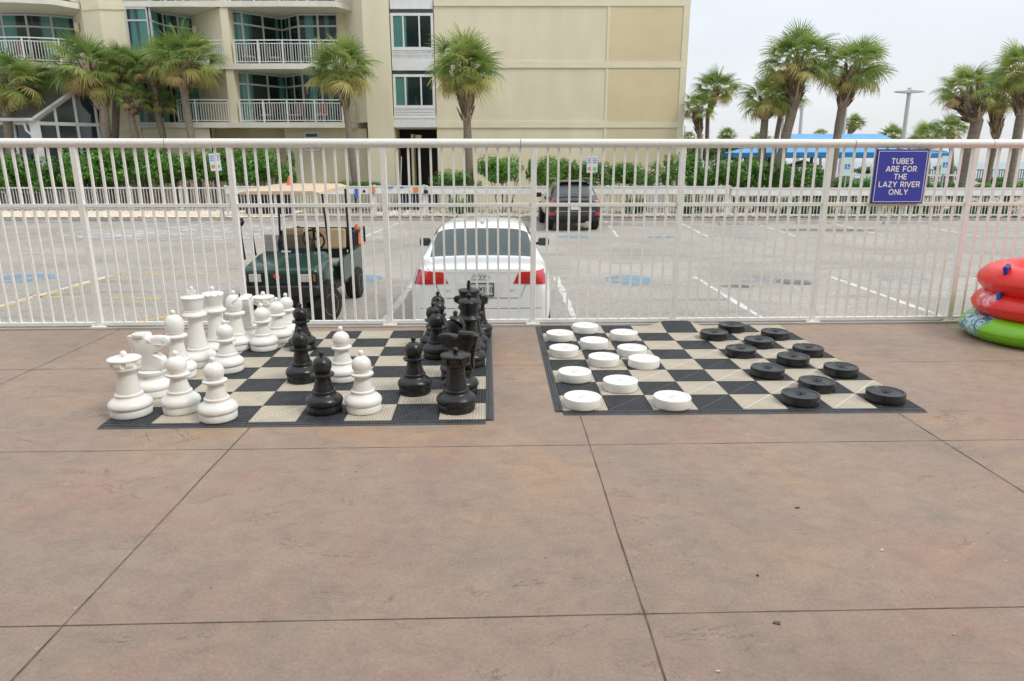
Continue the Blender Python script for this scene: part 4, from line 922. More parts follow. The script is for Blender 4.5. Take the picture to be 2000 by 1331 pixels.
# cargo bed
b = MB()
b.box(-.62, .62, 1.62, 2.65, .84, .87)
for s in (-1, 1):
    b.box(s*.62-.02, s*.62+.02, 1.62, 2.65, .86, 1.14)
    for k in range(7): b.box(s*.648-.008, s*.648+.008, 1.66+k*.15, 1.70+k*.15, .88, 1.12)
b.box(-.62, .62, 1.60, 1.64, .86, 1.16); b.box(-.62, .62, 2.63, 2.67, .86, 1.12)
obj('cargo_bed', b, M['suv_trim'], gc, bevel=.006)
b = MB(); b.tube([(.60, 1.45, .60), (.63, 1.50, .95), (.60, 1.56, 1.14)], .018, 8); b.tube([(-.60, 1.45, .60), (-.63, 1.50, .95), (-.60, 1.56, 1.14)], .018, 8); b.box(.5, .6, 1.5, 1.6, .86, 1.18); obj('hip_rail', b, M['black_metal'], gc, smooth=True)
# canopy and struts
b = hull(MB(), [(-.10, [(.54,1.80),(.60,1.805),(.595,1.825),(.49,1.845)]), (.0, [(.58,1.80),(.625,1.805),(.615,1.84),(.49,1.865)]), (.9, [(.59,1.81),(.63,1.82),(.62,1.865),(.45,1.90)]), (1.58, [(.59,1.82),(.63,1.83),(.62,1.865),(.49,1.90)]), (1.70, [(.54,1.825),(.60,1.83),(.59,1.845),(.49,1.875)])])
obj('canopy', b, M['roof_tan'], gc, smooth=True, ang=50)
for s in (-1, 1):
    b = MB(); b.tube([(s*.60, 1.50, .80), (s*.58, 1.55, 1.83)], .020, 8); obj('strut', b, M['black_metal'], gc, smooth=True)
    b = MB(); b.tube([(s*.58, .30, .92), (s*.58, .10, 1.82)], .016, 8); obj('strut', b, M['black_metal'], gc, smooth=True)
b = MB(); b.tube([(-.62, -.05, .9), (-.66, -.02, 1.30), (-.66, 0, 1.40)], .02, 8); b.lathe([(0,-.07),(.05,-.05),(.075,0),(.05,.05),(0,.07)], 14, c=(-.67, 0, 1.42)); obj('side_mirror', b, M['black_metal'], gc, smooth=True)
m = mat('tinted_screen', (.05,.055,.065), .05, spec=.8); m.node_tree.nodes['Principled BSDF'].inputs['Alpha'].default_value = .45
b = MB(); b.add([(-.46, .32, .94), (.34, .32, .94), (.32, .26, 1.22), (-.42, .26, 1.22), (-.46, .326, .94), (.34, .326, .94), (.32, .266, 1.22), (-.42, .266, 1.22)], [(0,3,2,1),(4,5,6,7),(0,1,5,4),(1,2,6,5),(2,3,7,6),(3,0,4,7)]); obj('windscreen', b, m, gc)
b = MB(); Mx = Matrix.Translation((.22, .72, 1.10)) @ Matrix.Rotation(R(-62), 4, 'X')
pts = [Mx @ Vector((.17*math.cos(R(a)), .17*math.sin(R(a)), 0)) for a in range(0, 361, 15)]; b.tube(pts, .016, 8, cap=False)
for a in (90, 210, 330): b.tube([Mx @ Vector((0,0,-.02)), Mx @ Vector((.165*math.cos(R(a)), .165*math.sin(R(a)), 0))], .014, 6)
b.tube([Mx @ Vector((0,0,-.02)), Vector((.20, .45, .85))], .022, 8); obj('steering_wheel', b, M['black_metal'], gc, smooth=True)
b = MB(); b.box(-.05, .22, .36, .40, .90, .98); obj('dash_papers', b, M['bin_blue'], gc)
b = MB(); b.obox((-.1, .30, .975), (.14, .04, .02)); obj('dash_card', b, M['sign_white'], gc)
b = MB(); b.obox((-.03, -.372, .70), (.06, .012, .07), Matrix.Rotation(R(30), 3, 'Y')); b.obox((-.07, -.372, .72), (.05, .012, .045), Matrix.Rotation(R(-20), 3, 'Y')); obj('nose_ribbon', b, mat('ribbon', (.65,.04,.05), .5), gc)
b = MB(); b.lathe([(0,0),(.07,0),(.06,.04),(.03,.07),(0,.08)], 16, c=(-.12, 1.50, 1.20)); tag(obj('hard_hat', b, M['yellow'], None, smooth=True), 'small yellow cap lying on the golf cart backrest', 'cap').location = gc.location
def small_cone(loc, h, label):
    b = MB(); b.lathe([(0,0),(h*.42,0),(h*.42,h*.06),(h*.30,h*.07),(h*.08,h),(0,h)], 20); o = obj('traffic_cone', b, M['cone'], None, smooth=True, ang=40); o.location = loc; tag(o, label, 'cone')
M['cone'] = mat('cone', (.75,.16,.07), .5)
x_, z_ = V(566, 363, 11.0); small_cone((x_, 11.0, z_-.02), .17, 'small orange cone standing on the golf cart canopy')
x_, z_ = V(697, 452, 12.2); small_cone((x_-.02, 12.3, LOT+.93), .34, 'small faded red cone standing in the cart cargo bed')
# ================================================================ FOLIAGE
def leaf_cloud(seed, n, size, rx=1, ry=1, rz_=1, flat=.0, dry=.0):
    r = random.Random(seed); b = MB(); lumps = [(Vector((r.gauss(0,.55)*rx, r.gauss(0,.55)*ry, r.uniform(-.35,.62)*rz_)), r.uniform(.28,.5)) for _ in range(26)]
    for i in range(n):
        c0, rr = r.choice(lumps); d = Vector((r.gauss(0,1), r.gauss(0,1), r.gauss(0,1))).normalized()
        p = c0 + d * rr * r.uniform(.62, 1.04); p.x = max(-rx*1.1, min(rx*1.1, p.x)); p.z = max(-rz_*.98, p.z)
        nrm = (d + Vector((r.uniform(-.5,.5), r.uniform(-.5,.5), r.uniform(0,.9)))).normalized()
        a = nrm.orthogonal().normalized(); a.rotate(Matrix.Rotation(r.random()*6.28, 3, nrm)); c = nrm.cross(a); s = size*r.uniform(.6,1.25)
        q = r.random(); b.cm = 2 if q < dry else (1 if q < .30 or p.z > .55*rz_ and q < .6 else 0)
        b.add([p - a*s, p + c*s*.42 + nrm*s*.12, p + a*s, p - c*s*.42 + nrm*s*.12], [(0,1,2,3)])
    return b
def stems(seed, rx, h0, h1, n=9):
    r = random.Random(seed); b = MB()
    for i in range(n):
        x, y = r.uniform(-.25,.25)*rx, r.uniform(-.25,.25)*rx
        b.tube([(x, y, h0), (x*1.8, y*1.8, (h0+h1)/2), (x*3+r.uniform(-.2,.2), y*3, h1)], [.022,.018,.010], 6)
    return b
SHR = []
def shrub(x, y, z, sx, sy, sz, label, cat='shrub', group=None, kind=0, name='shrub'):
    """leafy crown centred (x,y,z) with half sizes, stems down to the soil"""
    while len(SHR) <= kind:
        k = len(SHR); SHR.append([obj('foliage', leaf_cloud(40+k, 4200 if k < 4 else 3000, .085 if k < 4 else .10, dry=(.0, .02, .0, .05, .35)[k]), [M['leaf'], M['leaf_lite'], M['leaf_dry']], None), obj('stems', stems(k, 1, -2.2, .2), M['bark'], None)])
        for o in SHR[-1]: o['proto'] = 1; sc.collection.objects.unlink(o)
    t = thing(name, (x, y, LOT+.1), label, cat, group); rz_ = random.Random(x*7+y).random()*6.28
    for p, o in zip(('foliage', 'stems'), SHR[kind]):
        c = bpy.data.objects.new(p, o.data); sc.collection.objects.link(c); c.parent = t; c.location = (0, 0, z-LOT-.1)
        c.scale = (sx, sy, sz); c.rotation_euler = (0, 0, rz_ if p == 'foliage' else 0)
        if p == 'stems': c.scale = (sx, sy, (z-LOT-.1)/2.2); 
    return t
def shr_px(px, py0, py1, wpx, Y, label, **k):
    x, zt = V(px, py0, Y); _, zb = V(px, py1, Y); w_ = wpx/FPX*Y*.5
    return shrub(x, Y, (zt+zb)/2, w_*.82, w_*.8, (zt-zb)/2, label, **k)
HG = 'bushes along the far white fence'
hl = [(15,300,372,80,'at the far left edge of the picture'),(80,318,372,70,'low one beside the glass porch corner'),(150,290,366,90,'below the second palm from the left'),(215,284,362,95,'tall one left of the three thin palm trunks'),(285,288,358,95,'between the thin palm trunks'),(350,292,358,90,'behind the leftmost parking sign area, right of the tallest left palm'),(410,290,358,85,'directly behind the leftmost parking sign'),(465,288,360,80,'right of the leftmost parking sign'),(515,292,362,90,'last of the long left hedge, above the golf cart')]
for i, (a, b0, c, d, l) in enumerate(hl): shr_px(a, b0-3, c+14, d*1.22, 33.3 + (i % 2)*.4, 'tall green hedge bush ' + l, group=HG, kind=i % 4, name='hedge_bush')
for i, (a, b0, c, d, l) in enumerate([(885,334,378,62,'small one right of the dark doorway'),(985,308,372,92,'round one between the lone palm and the suv'),(1078,310,375,82,'behind the left side of the suv'),(1150,318,376,80,'behind the parking sign near the suv'),(1237,316,375,84,'the one beside the white cabinet')]):
    shr_px(a, b0-7, c, d*1.2, 30.9 + (i % 2)*.3, 'round green bush, ' + l, group=HG, kind=(i+1) % 4, name='round_bush')
for i, (a, b0, c, d, l) in enumerate([(1345,300,380,80,'tall one touching the beige building corner'),(1400,308,380,78,'below the twin palms'),(1455,312,382,80,'left of the leaning palm trunks'),(1520,318,382,70,'between the leaning palm trunks'),(1575,322,384,75,'in front of the blue roofed pavilion, left'),(1630,345,386,60,'low one in front of the pavilion'),(1685,350,388,70,'low one just left of the blue sign'),(1760,352,392,80,'low one behind the blue sign'),(1840,356,394,80,'low one under the right parking sign'),(1910,358,394,80,'low one at the base of the leaning right palm'),(1975,358,394,70,'low one at the right edge of the picture')]):
    shr_px(a, b0-5, c, d*1.2, 31.0 + (i % 2)*.4, 'dense green bush ' + l, group=HG, kind=i % 4, name='garden_bush')
for i, (a, b0, c, d, l) in enumerate([(900,385,425,50,'right of the doorway'),(1345,385,428,55,'under the building corner'),(1550,385,428,60,'left of the blue handicap sign'),(1600,382,428,60,'just left of the left handicap sign'),(1700,385,428,70,'below the blue sign'),(1790,388,428,70,'between the two handicap signs'),(1880,388,430,70,'right of the right handicap sign'),(1950,390,430,70,'by the right edge of the picture'),(1240,385,425,50,'right of the suv')]):
    shr_px(a, b0, c, d, 29.9, 'low leafy plant poking through the white fence, ' + l, group='low plants behind the far fence', kind=(i+2) % 4, name='low_plant', cat='plant')
for i, (a, b0, c, d, Y, l) in enumerate([(1375,272,330,70,44,'yellowish bushy growth left of the pavilion'),(1430,270,330,80,46,'tangled dry shrubbery beside the pavilion'),(1480,300,335,60,42,'olive shrub under the pavilion edge'),(1700,325,345,70,52,'dune shrub to the right under the pavilion'),(1850,322,338,50,60,'small dune bush by the beach fence'),(1960,345,366,90,50,'reddish dune hedge at the right')]):
    shr_px(a, b0, c, d, Y, l, group='shrubs towards the beach', kind=4, name='dune_shrub')
shr_px(690, 352, 372, 110, 33.0, 'low clipped hedge at the base of the beige pillar', group=HG, kind=1, name='low_hedge')
# ================================================================ PALMS
def fan_leaf(b, r, M4, L, pet, droop, ci):
    """costapalmate fan: petiole then ~28 folded blades whose tips hang"""
    b.cm = ci
    def P(x, y, z): return M4 @ Vector((x, y, z))
    b.add([P(0,-.02,0), P(0,.02,0), P(pet,.012,-.02), P(pet,-.012,-.02)], [(0,1,2,3)])
    n = 28
    for k in range(n):
        a = R(-118 + 236*k/(n-1)) + r.uniform(-.03,.03); ln = L*(.62+.38*math.cos(a*.72))*r.uniform(.88,1.08)
        ca, sa = math.cos(a), math.sin(a); wd = .0205*(.8+.4*r.random())*L/.8; dr = droop*r.uniform(.7,1.35)
        pts = []
        for t, wk in ((0,.25),(.35,1.),(.7,.75),(1,.06)):
            q = ln*t; z = -.02 - q*.10*abs(sa) - dr*(t**2.2)*ln - .12*q*q*ca*ca
            xx = pet + q*ca*(1-.25*dr*t*t) - .0; yy = q*sa*(1-.25*dr*t*t)
            pts.append(((xx - sa*wd*wk, yy + ca*wd*wk, z), (xx + sa*wd*wk, yy - ca*wd*wk, z + .01*((k % 2)*2-1))))
        b.add([P(*p) for pr in pts for p in pr], [(0,1,3,2),(2,3,5,4),(4,5,7,6)])
def crown_mesh(seed, nl=34, L=.86, pet=.78, gold=.3, low=-58):
    r = random.Random(seed); b = MB()
    for i in range(nl):
        f = i/(nl-1); el = R(82 - (82-low)*f**.85 + r.uniform(-7,7)); az = i*2.39996 + r.uniform(-.25,.25)
        Mx = Matrix.Rotation(az, 4, 'Z') @ Matrix.Rotation(-el, 4, 'Y') @ Matrix.Rotation(r.uniform(-.7,.7), 4, 'X')
        if f < .66: ci = 0 if r.random() < .66 else 1
        elif f < .88: ci = 1 if r.random() < 1-gold else 2
        else: ci = 2 if r.random() < 1-gold else 3
        fan_leaf(b, r, Mx, L*r.uniform(.85,1.1)*(1 if f < .85 else .8), pet*r.uniform(.7,1.15), .12+.5*f, ci)
        if r.random() < .5: fan_leaf(b, r, Mx @ Matrix.Rotation(R(9), 4, 'Y'), L*.6, pet*.7, .3+.4*f, min(3, ci+1))
    return b
def boots_mesh(seed, h, r0, r1, k=1.):
    r = random.Random(seed); b = MB(); b.tube([(0,0,-h), (0,0,-h*.4), (0,0,.05)], [r1, r0*.9, r0*.45], 10)
    for i in range(int(150*k)):
        z = -h*r.random(); a = r.random()*6.28; rad = (r1 + (r0-r1)*min(1, (z+h)/(h*.6))); ln = r.uniform(.12,.30); tilt = r.uniform(.35,1.5)
        d = Vector((math.cos(a)*tilt, math.sin(a)*tilt, 1)).normalized(); sd_ = Vector((-math.sin(a), math.cos(a), 0)); p = Vector((math.cos(a)*rad*.92, math.sin(a)*rad*.92, z)); o_ = Vector((math.cos(a), math.sin(a), 0))
        b.cm = 0 if r.random() < .6 else 1; sd_ = (sd_ + Vector((0,0,r.uniform(-.5,.5)))).normalized()
        b.add([p-sd_*.04, p+sd_*.04, p+d*ln+sd_*.018, p+d*ln-sd_*.018, p-sd_*.05+o_*.03, p+sd_*.05+o_*.03], [(0,1,2,3),(4,5,2,3),(0,3,4),(1,5,2)])
    return b
CR = [obj('crown', crown_mesh(s, n_-8, L_, p_, g_, lo), [M['palm_a'], M['palm_b'], M['palm_c'], M['palm_d']], None).data for s, n_, L_, p_, g_, lo in ((1,48,.68,.86,.45,-50),(2,52,.66,.84,.25,-36),(3,44,.70,.92,.55,-54),(4,38,.68,.90,.15,-26),(5,52,.66,.80,.5,-50))]
for o in [o for o in sc.objects if o.name.startswith('crown') and o.parent is None]: bpy.data.objects.remove(o)
BT = [obj('old_fronds', boots_mesh(s, .62, .26, .15), [M['boots'], M['boots_dark']], None).data for s in (1, 2, 3)]
for o in [o for o in sc.objects if o.name.startswith('old_fronds') and o.parent is None]: bpy.data.objects.remove(o)
def palm(cpx, cpy, rpx, tpx, tpy, bpx, bpy_, twpx, Y, label, v=0, boots=1., name='palm_tree', base=None):
    """crown centre px, crown radius px, trunk top px (under the old fronds), trunk point lower down"""
    cx, cz = V(cpx, cpy, Y); s = rpx/FPX*Y/1.50
    x1, z1_ = V(tpx, tpy, Y); x0, z0 = V(bpx, bpy_, Y); zb = base if base is not None else LOT+.1
    k = (z1_-zb)/(z1_-z0) if z1_ != z0 else 1; xb = x1 + (x0-x1)*k
    t = thing(name, (xb, Y, zb), label, 'palm tree', 'cabbage palms around the hotel'); tw = twpx/FPX*Y/2; r = random.Random(cpx)
    cz2 = cz - .22*s; pts = []; rad = []
    for i in range(13):
        f = i/12; x = (x1-xb)*f*(.85+.15*f); pts.append((x, .0, (z1_-zb)*f)); rad.append(tw*(1.28 if i == 0 else 1.0+.06*r.uniform(-1,1)))
    pts.append((cx-xb, 0, cz2-zb-.1)); rad.append(tw*.95)
    b = MB(); b.tube(pts, rad, 12); obj('trunk', b, M['trunk'], t, smooth=True)
    c = bpy.data.objects.new('crown', CR[v]); sc.collection.objects.link(c); c.parent = t; c.location = (cx-xb, 0, cz2-zb); c.scale = (s, s, .88*s); c.rotation_euler = (0, 0, cpx*.37)
    hgt = max(.3, (cz2 - z1_)); bb = bpy.data.objects.new('old_fronds', BT[cpx % 3]); sc.collection.objects.link(bb); bb.parent = t
    bb.location = (cx-xb, 0, cz2-zb-.02); bb.scale = (tw/.15*1.05*boots**.5,)*2 + (hgt/.62,); 
    dx = (x1-cx); bb.rotation_euler = (0, math.atan2(-dx, hgt)*-1 if False else math.atan2(-dx, hgt), 0)
    return t
palm(28, 150, 80, 14, 225, 22, 300, 16, 34, 'palm at the left edge with a broad drooping crown', 0)
palm(168, 122, 80, 203, 215, 207, 268, 17, 34.4, 'palm with a dark full crown in front of the sloping glass roof', 2)
palm(238, 122, 54, 228, 190, 226, 268, 13, 35.2, 'narrow dark palm squeezed behind its larger left neighbour', 3)
palm(262, 190, 38, 255, 225, 264, 268, 13, 34.2, 'short stunted palm with a ragged dark trunk top', 3, 1.2)
palm(296, 122, 56, 305, 216, 318, 270, 11, 34.9, 'thin palm left of the tallest palm on the left side', 1, .8)
palm(310, 195, 42, 312, 232, 320, 270, 10, 35.2, 'low small palm crown under the thin palm', 3, .7)
palm(358, 108, 84, 360, 180, 378, 300, 13.5, 34, 'tallest palm on the left side, its crown over the balconies', 1)
palm(664, 122, 80, 676, 215, 692, 350, 12, 33.2, 'lone palm in front of the balconies with a slim leaning trunk', 4, .85)
palm(908, 120, 87, 912, 235, 918, 380, 15, 31.5, 'lone palm in front of the blank beige wall', 4)
palm(1362, 208, 42, 1366, 262, 1364, 310, 9, 36.0, 'lower left palm of the twin pair at the building corner', 3, .8)
palm(1400, 168, 52, 1382, 228, 1380, 300, 8, 37.0, 'higher right palm of the twin pair at the building corner', 1, .6)
palm(1500, 182, 60, 1494, 232, 1488, 300, 14, 31.8, 'palm with a golden skirt left of the big leaning palm', 2)
palm(1530, 185, 50, 1524, 228, 1512, 300, 9, 34.0, 'palm hidden between two larger trunks', 2, .8)
palm(1557, 108, 82, 1552, 200, 1528, 300, 17, 31.2, 'biggest palm on the right, taller than its neighbours', 1, .9)
palm(1668, 122, 76, 1645, 210, 1632, 290, 15, 31.0, 'palm standing between the big palm and the street lamp', 0)
palm(1890, 170, 64, 1908, 240, 1884, 340, 21, 31.0, 'leaning palm right of the blue sign with a thick trunk', 3, 1.1)
palm(1948, 180, 52, 1946, 268, 1935, 320, 11, 33.0, 'palm with pineapple like trunk top between two bigger palms', 2, 1.1)
palm(1998, 128, 70, 1994, 225, 1972, 350, 15, 31.0, 'palm at the right edge cut by the frame', 0)
palm(1669, 238, 24, 1659, 262, 1658, 290, 8, 52.0, 'small distant palm above the blue pavilion roof', 1, .7)
palm(1420, 262, 22, 1420, 280, 1420, 300, 8, 50.0, 'small distant palm left of the pavilion', 0, .6)
palm(1602, 260, 14, 1602, 268, 1602, 290, 5, 75.0, 'tiny palm tops behind the pavilion roof', 0, .6)
palm(1484, 274, 26, 1484, 292, 1484, 300, 6, 46.0, 'low palm tuft left of the pavilion roof', 3, .6)
palm(1742, 262, 30, 1742, 285, 1742, 300, 7, 52.0, 'bushy palm at the foot of the street lamp', 1, .6)
palm(1812, 262, 40, 1812, 288, 1812, 300, 8, 47.0, 'wide low palm behind the blue sign', 0, .6)
palm(1856, 248, 38, 1858, 285, 1858, 300, 8, 44.0, 'low palm left of the thick leaning trunk', 1, .6)
palm(1345, 268, 18, 1345, 285, 1345, 300, 6, 48.0, 'small palm just past the building corner', 3, .6)
# ================================================================ FAR FENCES
def far_fence(p0, p1, zb, top, board, label, pitch=.135, postn=2.4):
    p0 = Vector(p0); p1 = Vector(p1); d = p1-p0; L = d.length; a = math.atan2(d.y, d.x)
    t = thing('white_picket_fence', (p0.x, p0.y, zb), label, 'fence', 'white fences round the far side of the car park', rz=a)
    h = top - zb; b = MB(); n = int(L/pitch)
    for i in range(n):
        x = (i+.5)*L/n; b.box(x-.011, x+.011, -.011, .011, .10, h-.05)
    obj('pickets', b, M['far_white'], t)
    b = MB()
    if board: b.box(0, L, -.045, -.014, h-.30, h-.02); b.box(-.02, L+.02, -.07, .05, h-.02, h+.02)
    else: b.box(0, L, -.02, .02, h-.06, h)
    obj('top_rail', b, M['far_white'], t); b = MB(); b.box(0, L, -.02, .02, .07, .12); obj('bottom_rail', b, M['far_white'], t)
    k = max(1, round(L/postn))
    for i in range(k+1):
        b = MB(); x = i*L/k; b.box(x-.045, x+.045, .02, .11, 0, h+.03); b.box(x-.055, x+.055, .01, .12, h+.03, h+.05); obj('post', b, M['far_white'], t)
    return t
FZ = LOT+.12
TF = lambda px, py, Y: V(px, py, Y)[1]
far_fence((-27, 32.6, 0), (V(452, 400, 32.3)[0], 32.3, 0), FZ, TF(200, 366, 32.5), False, 'long white fence without a top board, left of the golf cart')
far_fence((-11.8, 28.9, 0), (-5.75, 28.8, 0), FZ, TF(600, 365, 28.8), True, 'board topped white fence behind the golf cart canopy')
far_fence((-5.65, 28.8, 0), (-3.62, 28.8, 0), FZ, TF(790, 364, 28.8), True, 'white gate section with small blue lettering in front of the dark doorway', postn=1.05)
far_fence((-3.52, 28.8, 0), (8.9, 28.8, 0), FZ, TF(1100, 365, 28.8), True, 'board topped white fence behind the white saloon and the suv')
far_fence((9.0, 28.8, 0), (26, 28.8, 0), FZ, TF(1600, 368, 28.8), True, 'board topped white fence on the right below the palms')
def small_sign(name, px, py, w_, h_, Y, m, label, text=None):
    x, z = V(px, py, Y); b = MB(); b.box(-w_/2, w_/2, -.008, .008, -h_/2, h_/2); o = obj(name, b, m, None); o.location = (x, Y, z)
    return tag(o, label, 'sign')
small_sign('notice', 697, 378, .17, .36, 28.72, M['bin_blue'], 'small upright blue notice on the fence behind the golf cart')
small_sign('notice', 727, 372, .22, .19, 28.72, M['orange'], 'small orange notice left of the tall fence post on the far fence')
small_sign('notice', 812, 372, .20, .19, 28.72, M['orange'], 'small orange notice on the gate below the dark doorway')
for px, ln, lb in ((761, .26, 'short blue lettered strip on the gate, left'), (783, .24, 'short blue lettered strip on the gate, right')): small_sign('label_strip', px, 366.5, ln, .045, 28.72, M['hc_blue'], lb)
small_sign('gate_lock', 832, 375, .16, .14, 28.72, M['black_metal'], 'dark lock box on the gate right of the orange notice')
small_sign('gate_lock', 711, 374, .10, .10, 28.72, M['black_metal'], 'small dark latch between the blue and the orange notice')
ux, _ = V(527, 400, 30.2); b = MB(); b.box(-.95, .95, -.4, .4, 0, .98)
for k in range(16): b.box(-.92+k*.12, -.88+k*.12, -.425, -.402, .08, .92)
o = obj('utility_unit', b, M['suv_trim'], None); o.location = (ux, 30.2, LOT+.1); tag(o, 'dark slatted utility unit behind the fence under the golf cart canopy', 'utility unit')
# parking signs
def sign_post(px, py0, py1, Y, w_, label, kind, lean=0):
    x, zt = V(px, py0, Y); _, zb = V(px, py1, Y); t = thing('parking_sign', (x, Y, FZ), label, 'sign', 'parking signs along the far fence'); h = zt-zb
    t.rotation_euler = (0, R(lean), 0)
    b = MB(); b.box(-.03, .03, .012, .06, 0, zt-FZ-.04); obj('post', b, M['galv'], t)
    c = (zt+zb)/2-FZ; b = MB(); b.box(-w_/2, w_/2, -.006, .010, c-h/2, c+h/2); p = obj('panel', b, M['sign_pale'] if kind == 0 else M['sign_mint'], t, bevel=.004)
    if kind == 0:
        for s, m1 in ((-1, M['orange']), (1, M['green_paint'])):
            for q in range(3): b = MB(); b.obox((s*w_*.24, -.009, c+h*(.12+.12*q)), (w_*.34, .003, h*.05)); obj('text_row', b, M['hc_blue'], p)
            b = MB(); b.lathe([(0,0),(w_*.17,0),(w_*.17,.004),(0,.004)], 20); b.v = [(x_+s*w_*.24, -.011+z_, y_+c-h*.25) for x_, y_, z_ in b.v]; obj('symbol', b, m1, p)
    else:
        s_ = w_*.60; b = MB(); b.box(-s_/2, s_/2, -.010, -.0065, c-s_/2, c+s_/2); obj('blue_square', b, M['hc_blue'], p)
        b = MB(); k = s_/2
        b.lathe([(0,0),(k*.14,0),(k*.14,.002),(0,.002)], 12); b.v = [(x_-k*.1, -.0125+z_, y_+c+k*.62) for x_, y_, z_ in b.v]
        def bar(x0, z0, x1, z1_, wd):
            d = Vector((x1-x0, 0, z1_-z0)); L_ = d.length; b.obox(((x0+x1)/2, -.0115, c+(z0+z1_)/2), (L_, .002, wd), Matrix.Rotation(-math.atan2(d.z, d.x), 3, 'Y'))
        bar(-k*.1, k*.45, -k*.05, -k*.1, k*.16); bar(-k*.08, k*.15, k*.3, k*.15, k*.13); bar(-k*.05, -k*.1, k*.35, -k*.1, k*.16); bar(k*.35, -k*.1, k*.55, -k*.6, k*.15)
        for a in range(150, 381, 23): bar(-k*.05+k*.42*math.cos(R(a)), -k*.28+k*.42*math.sin(R(a)), -k*.05+k*.42*math.cos(R(a+23)), -k*.28+k*.42*math.sin(R(a+23)), k*.12)
        obj('wheelchair_symbol', b, M['sign_white'], p)
sign_post(424, 300, 334, 28.6, .44, 'parking sign with blue rows and coloured dots before the left hedge', 0, -3)
sign_post(1157, 306, 338, 30.2, .46, 'parking sign with coloured dots above the suv', 0)
sign_post(1657, 308, 344, 29.0, .34, 'handicap parking sign left of the blue sign', 1)
sign_post(1849, 305, 340, 29.0, .34, 'handicap parking sign right of the blue sign', 1)
# wheel stops
for i, (px, py) in enumerate(((1215, 441), (1450, 440), (1600, 437), (330, 434), (90, 436), (520, 433), (1770, 438))):
    x, y = G(px, py, LOT); b = MB(); b.add([(-.9,-.09,0),(.9,-.09,0),(.9,.09,0),(-.9,.09,0),(-.88,-.05,.12),(.88,-.05,.12),(.88,.05,.12),(-.88,.05,.12)], [(0,3,2,1),(4,5,6,7),(0,1,5,4),(1,2,6,5),(2,3,7,6),(3,0,4,7)])
    o = obj('wheel_stop', b, M['curb'], None, bevel=.01); o.location = (x, y, LOT)
    tag(o, 'low concrete wheel stop ' + ['right of the suv', 'in front of the leaning palm trunks', 'left of the left handicap sign', 'below the left hedge, beside the white paint', 'at the far left before the pebbles', 'right behind the golf cart canopy', 'between the two handicap signs'][i], 'wheel stop', 'wheel stops at the heads of the parking bays')
# ================================================================ LAMPS
def lamp(px, py0, py1, wpx, Y, label, head=True, tilt=0):
    x, zt = V(px, py0, Y); x1, z1_ = V(*((py1[0], py1[1]) if isinstance(py1, tuple) else (px, py1)), Y)
    t = thing('street_lamp' if head else 'light_pole', (x1, Y, LOT), label, 'street lamp' if head else 'pole'); r_ = wpx/FPX*Y/2
    b = MB(); b.tube([(0,0,0), (x-x1, 0, zt-LOT)], [r_*1.2, r_], 12); obj('pole', b, M['lamp_grey'], t, smooth=True)
    if head:
        for s in (-1, 1):
            b = MB(); k = FPX/Y; L_ = 25/k; b.add([(x-x1, -.15, zt-LOT-.10), (x-x1+s*L_, -.2, zt-LOT-.16), (x-x1+s*L_, .2, zt-LOT-.16), (x-x1, .15, zt-LOT-.10), (x-x1, -.15, zt-LOT-.28), (x-x1+s*L_, -.2, zt-LOT-.22), (x-x1+s*L_, .2, zt-LOT-.22), (x-x1, .15, zt-LOT-.28)], [(0,1,2,3),(4,7,6,5),(0,4,5,1),(1,5,6,2),(2,6,7,3),(3,7,4,0)])
            obj('lamp_head', b, M['lamp_grey'], t, bevel=.02)
lamp(1777, 172, (1762, 300), 7, 38, 'grey street lamp with two flat heads against the sky')
lamp(1567, 205, (1561, 300), 6, 50, 'thin grey pole rising behind the pavilion roof, left one', False)
lamp(1652, 212, (1645, 300), 6, 50, 'thin pale pole close to the palm trunk, right one', False)
lamp(1338, 246, (1337, 300), 3, 60, 'very thin pole right beside the building corner', False)
lamp(1372, 262, (1370, 318), 5, 42, 'short white pole between the twin palm trunks', False)
lamp(1530, 232, (1524, 290), 4, 36, 'white pole running along the big leaning palm trunk', False)
# ================================================================ PAVILION, BEACH FENCE, PEOPLE
def hip(name, px0, px1, pyE, pxr0, pxr1, pyR, Y, depth, label, posts):
    x0, ze = V(px0, pyE, Y); x1, _ = V(px1, pyE, Y); xr0, zr = V(pxr0, pyR, Y+depth/2); xr1, _ = V(pxr1, pyR, Y+depth/2)
    t = thing(name, (x0, Y, LOT), label, 'pavilion'); b = MB(); Y1 = Y+depth; Yr = Y+depth/2
    b.add([(x0,Y,ze+.28),(x1,Y,ze+.28),(x1,Y1,ze+.28),(x0,Y1,ze+.28),(xr0,Yr,zr),(xr1,Yr,zr)], [(0,1,5,4),(1,2,5),(2,3,4,5),(3,0,4)]); obj('roof', b, M['awning'], t, world=True)
    b = MB()
    for p, q in (((x0,Y),(x1,Y)),((x1,Y),(x1,Y1)),((x1,Y1),(x0,Y1)),((x0,Y1),(x0,Y))): b.quad((*p,ze),(*q,ze),(*q,ze+.279),(*p,ze+.279))
    obj('valance', b, M['awning_deep'], t, world=True)
    for i in range(posts):
        f = i/(posts-1)
        for yy in (Y+.2, Y1-.2):
            b = MB(); xx = x0+.2+(x1-x0-.4)*f; b.box(xx-.07, xx+.07, yy-.07, yy+.07, LOT, ze+.2); obj('post', b, M['dark_wood'], t, world=True)
    return t, x0, x1, ze
hip('pool_bar_pavilion', 1515, 1795, 308, 1548, 1722, 262, 40, 6, 'blue hip roofed pavilion behind the palms', 5)
hip('awning_shelter', 1432, 1512, 308, 1446, 1500, 290, 43, 4, 'low blue awning left of the main pavilion', 3)
hip('awning_shelter', 1800, 1858, 309, 1812, 1842, 294, 43, 4, 'small blue awning right of the blue sign', 2)
x0, z0 = V(1545, 312, 42.5); x1, _ = V(1600, 312, 42.5)
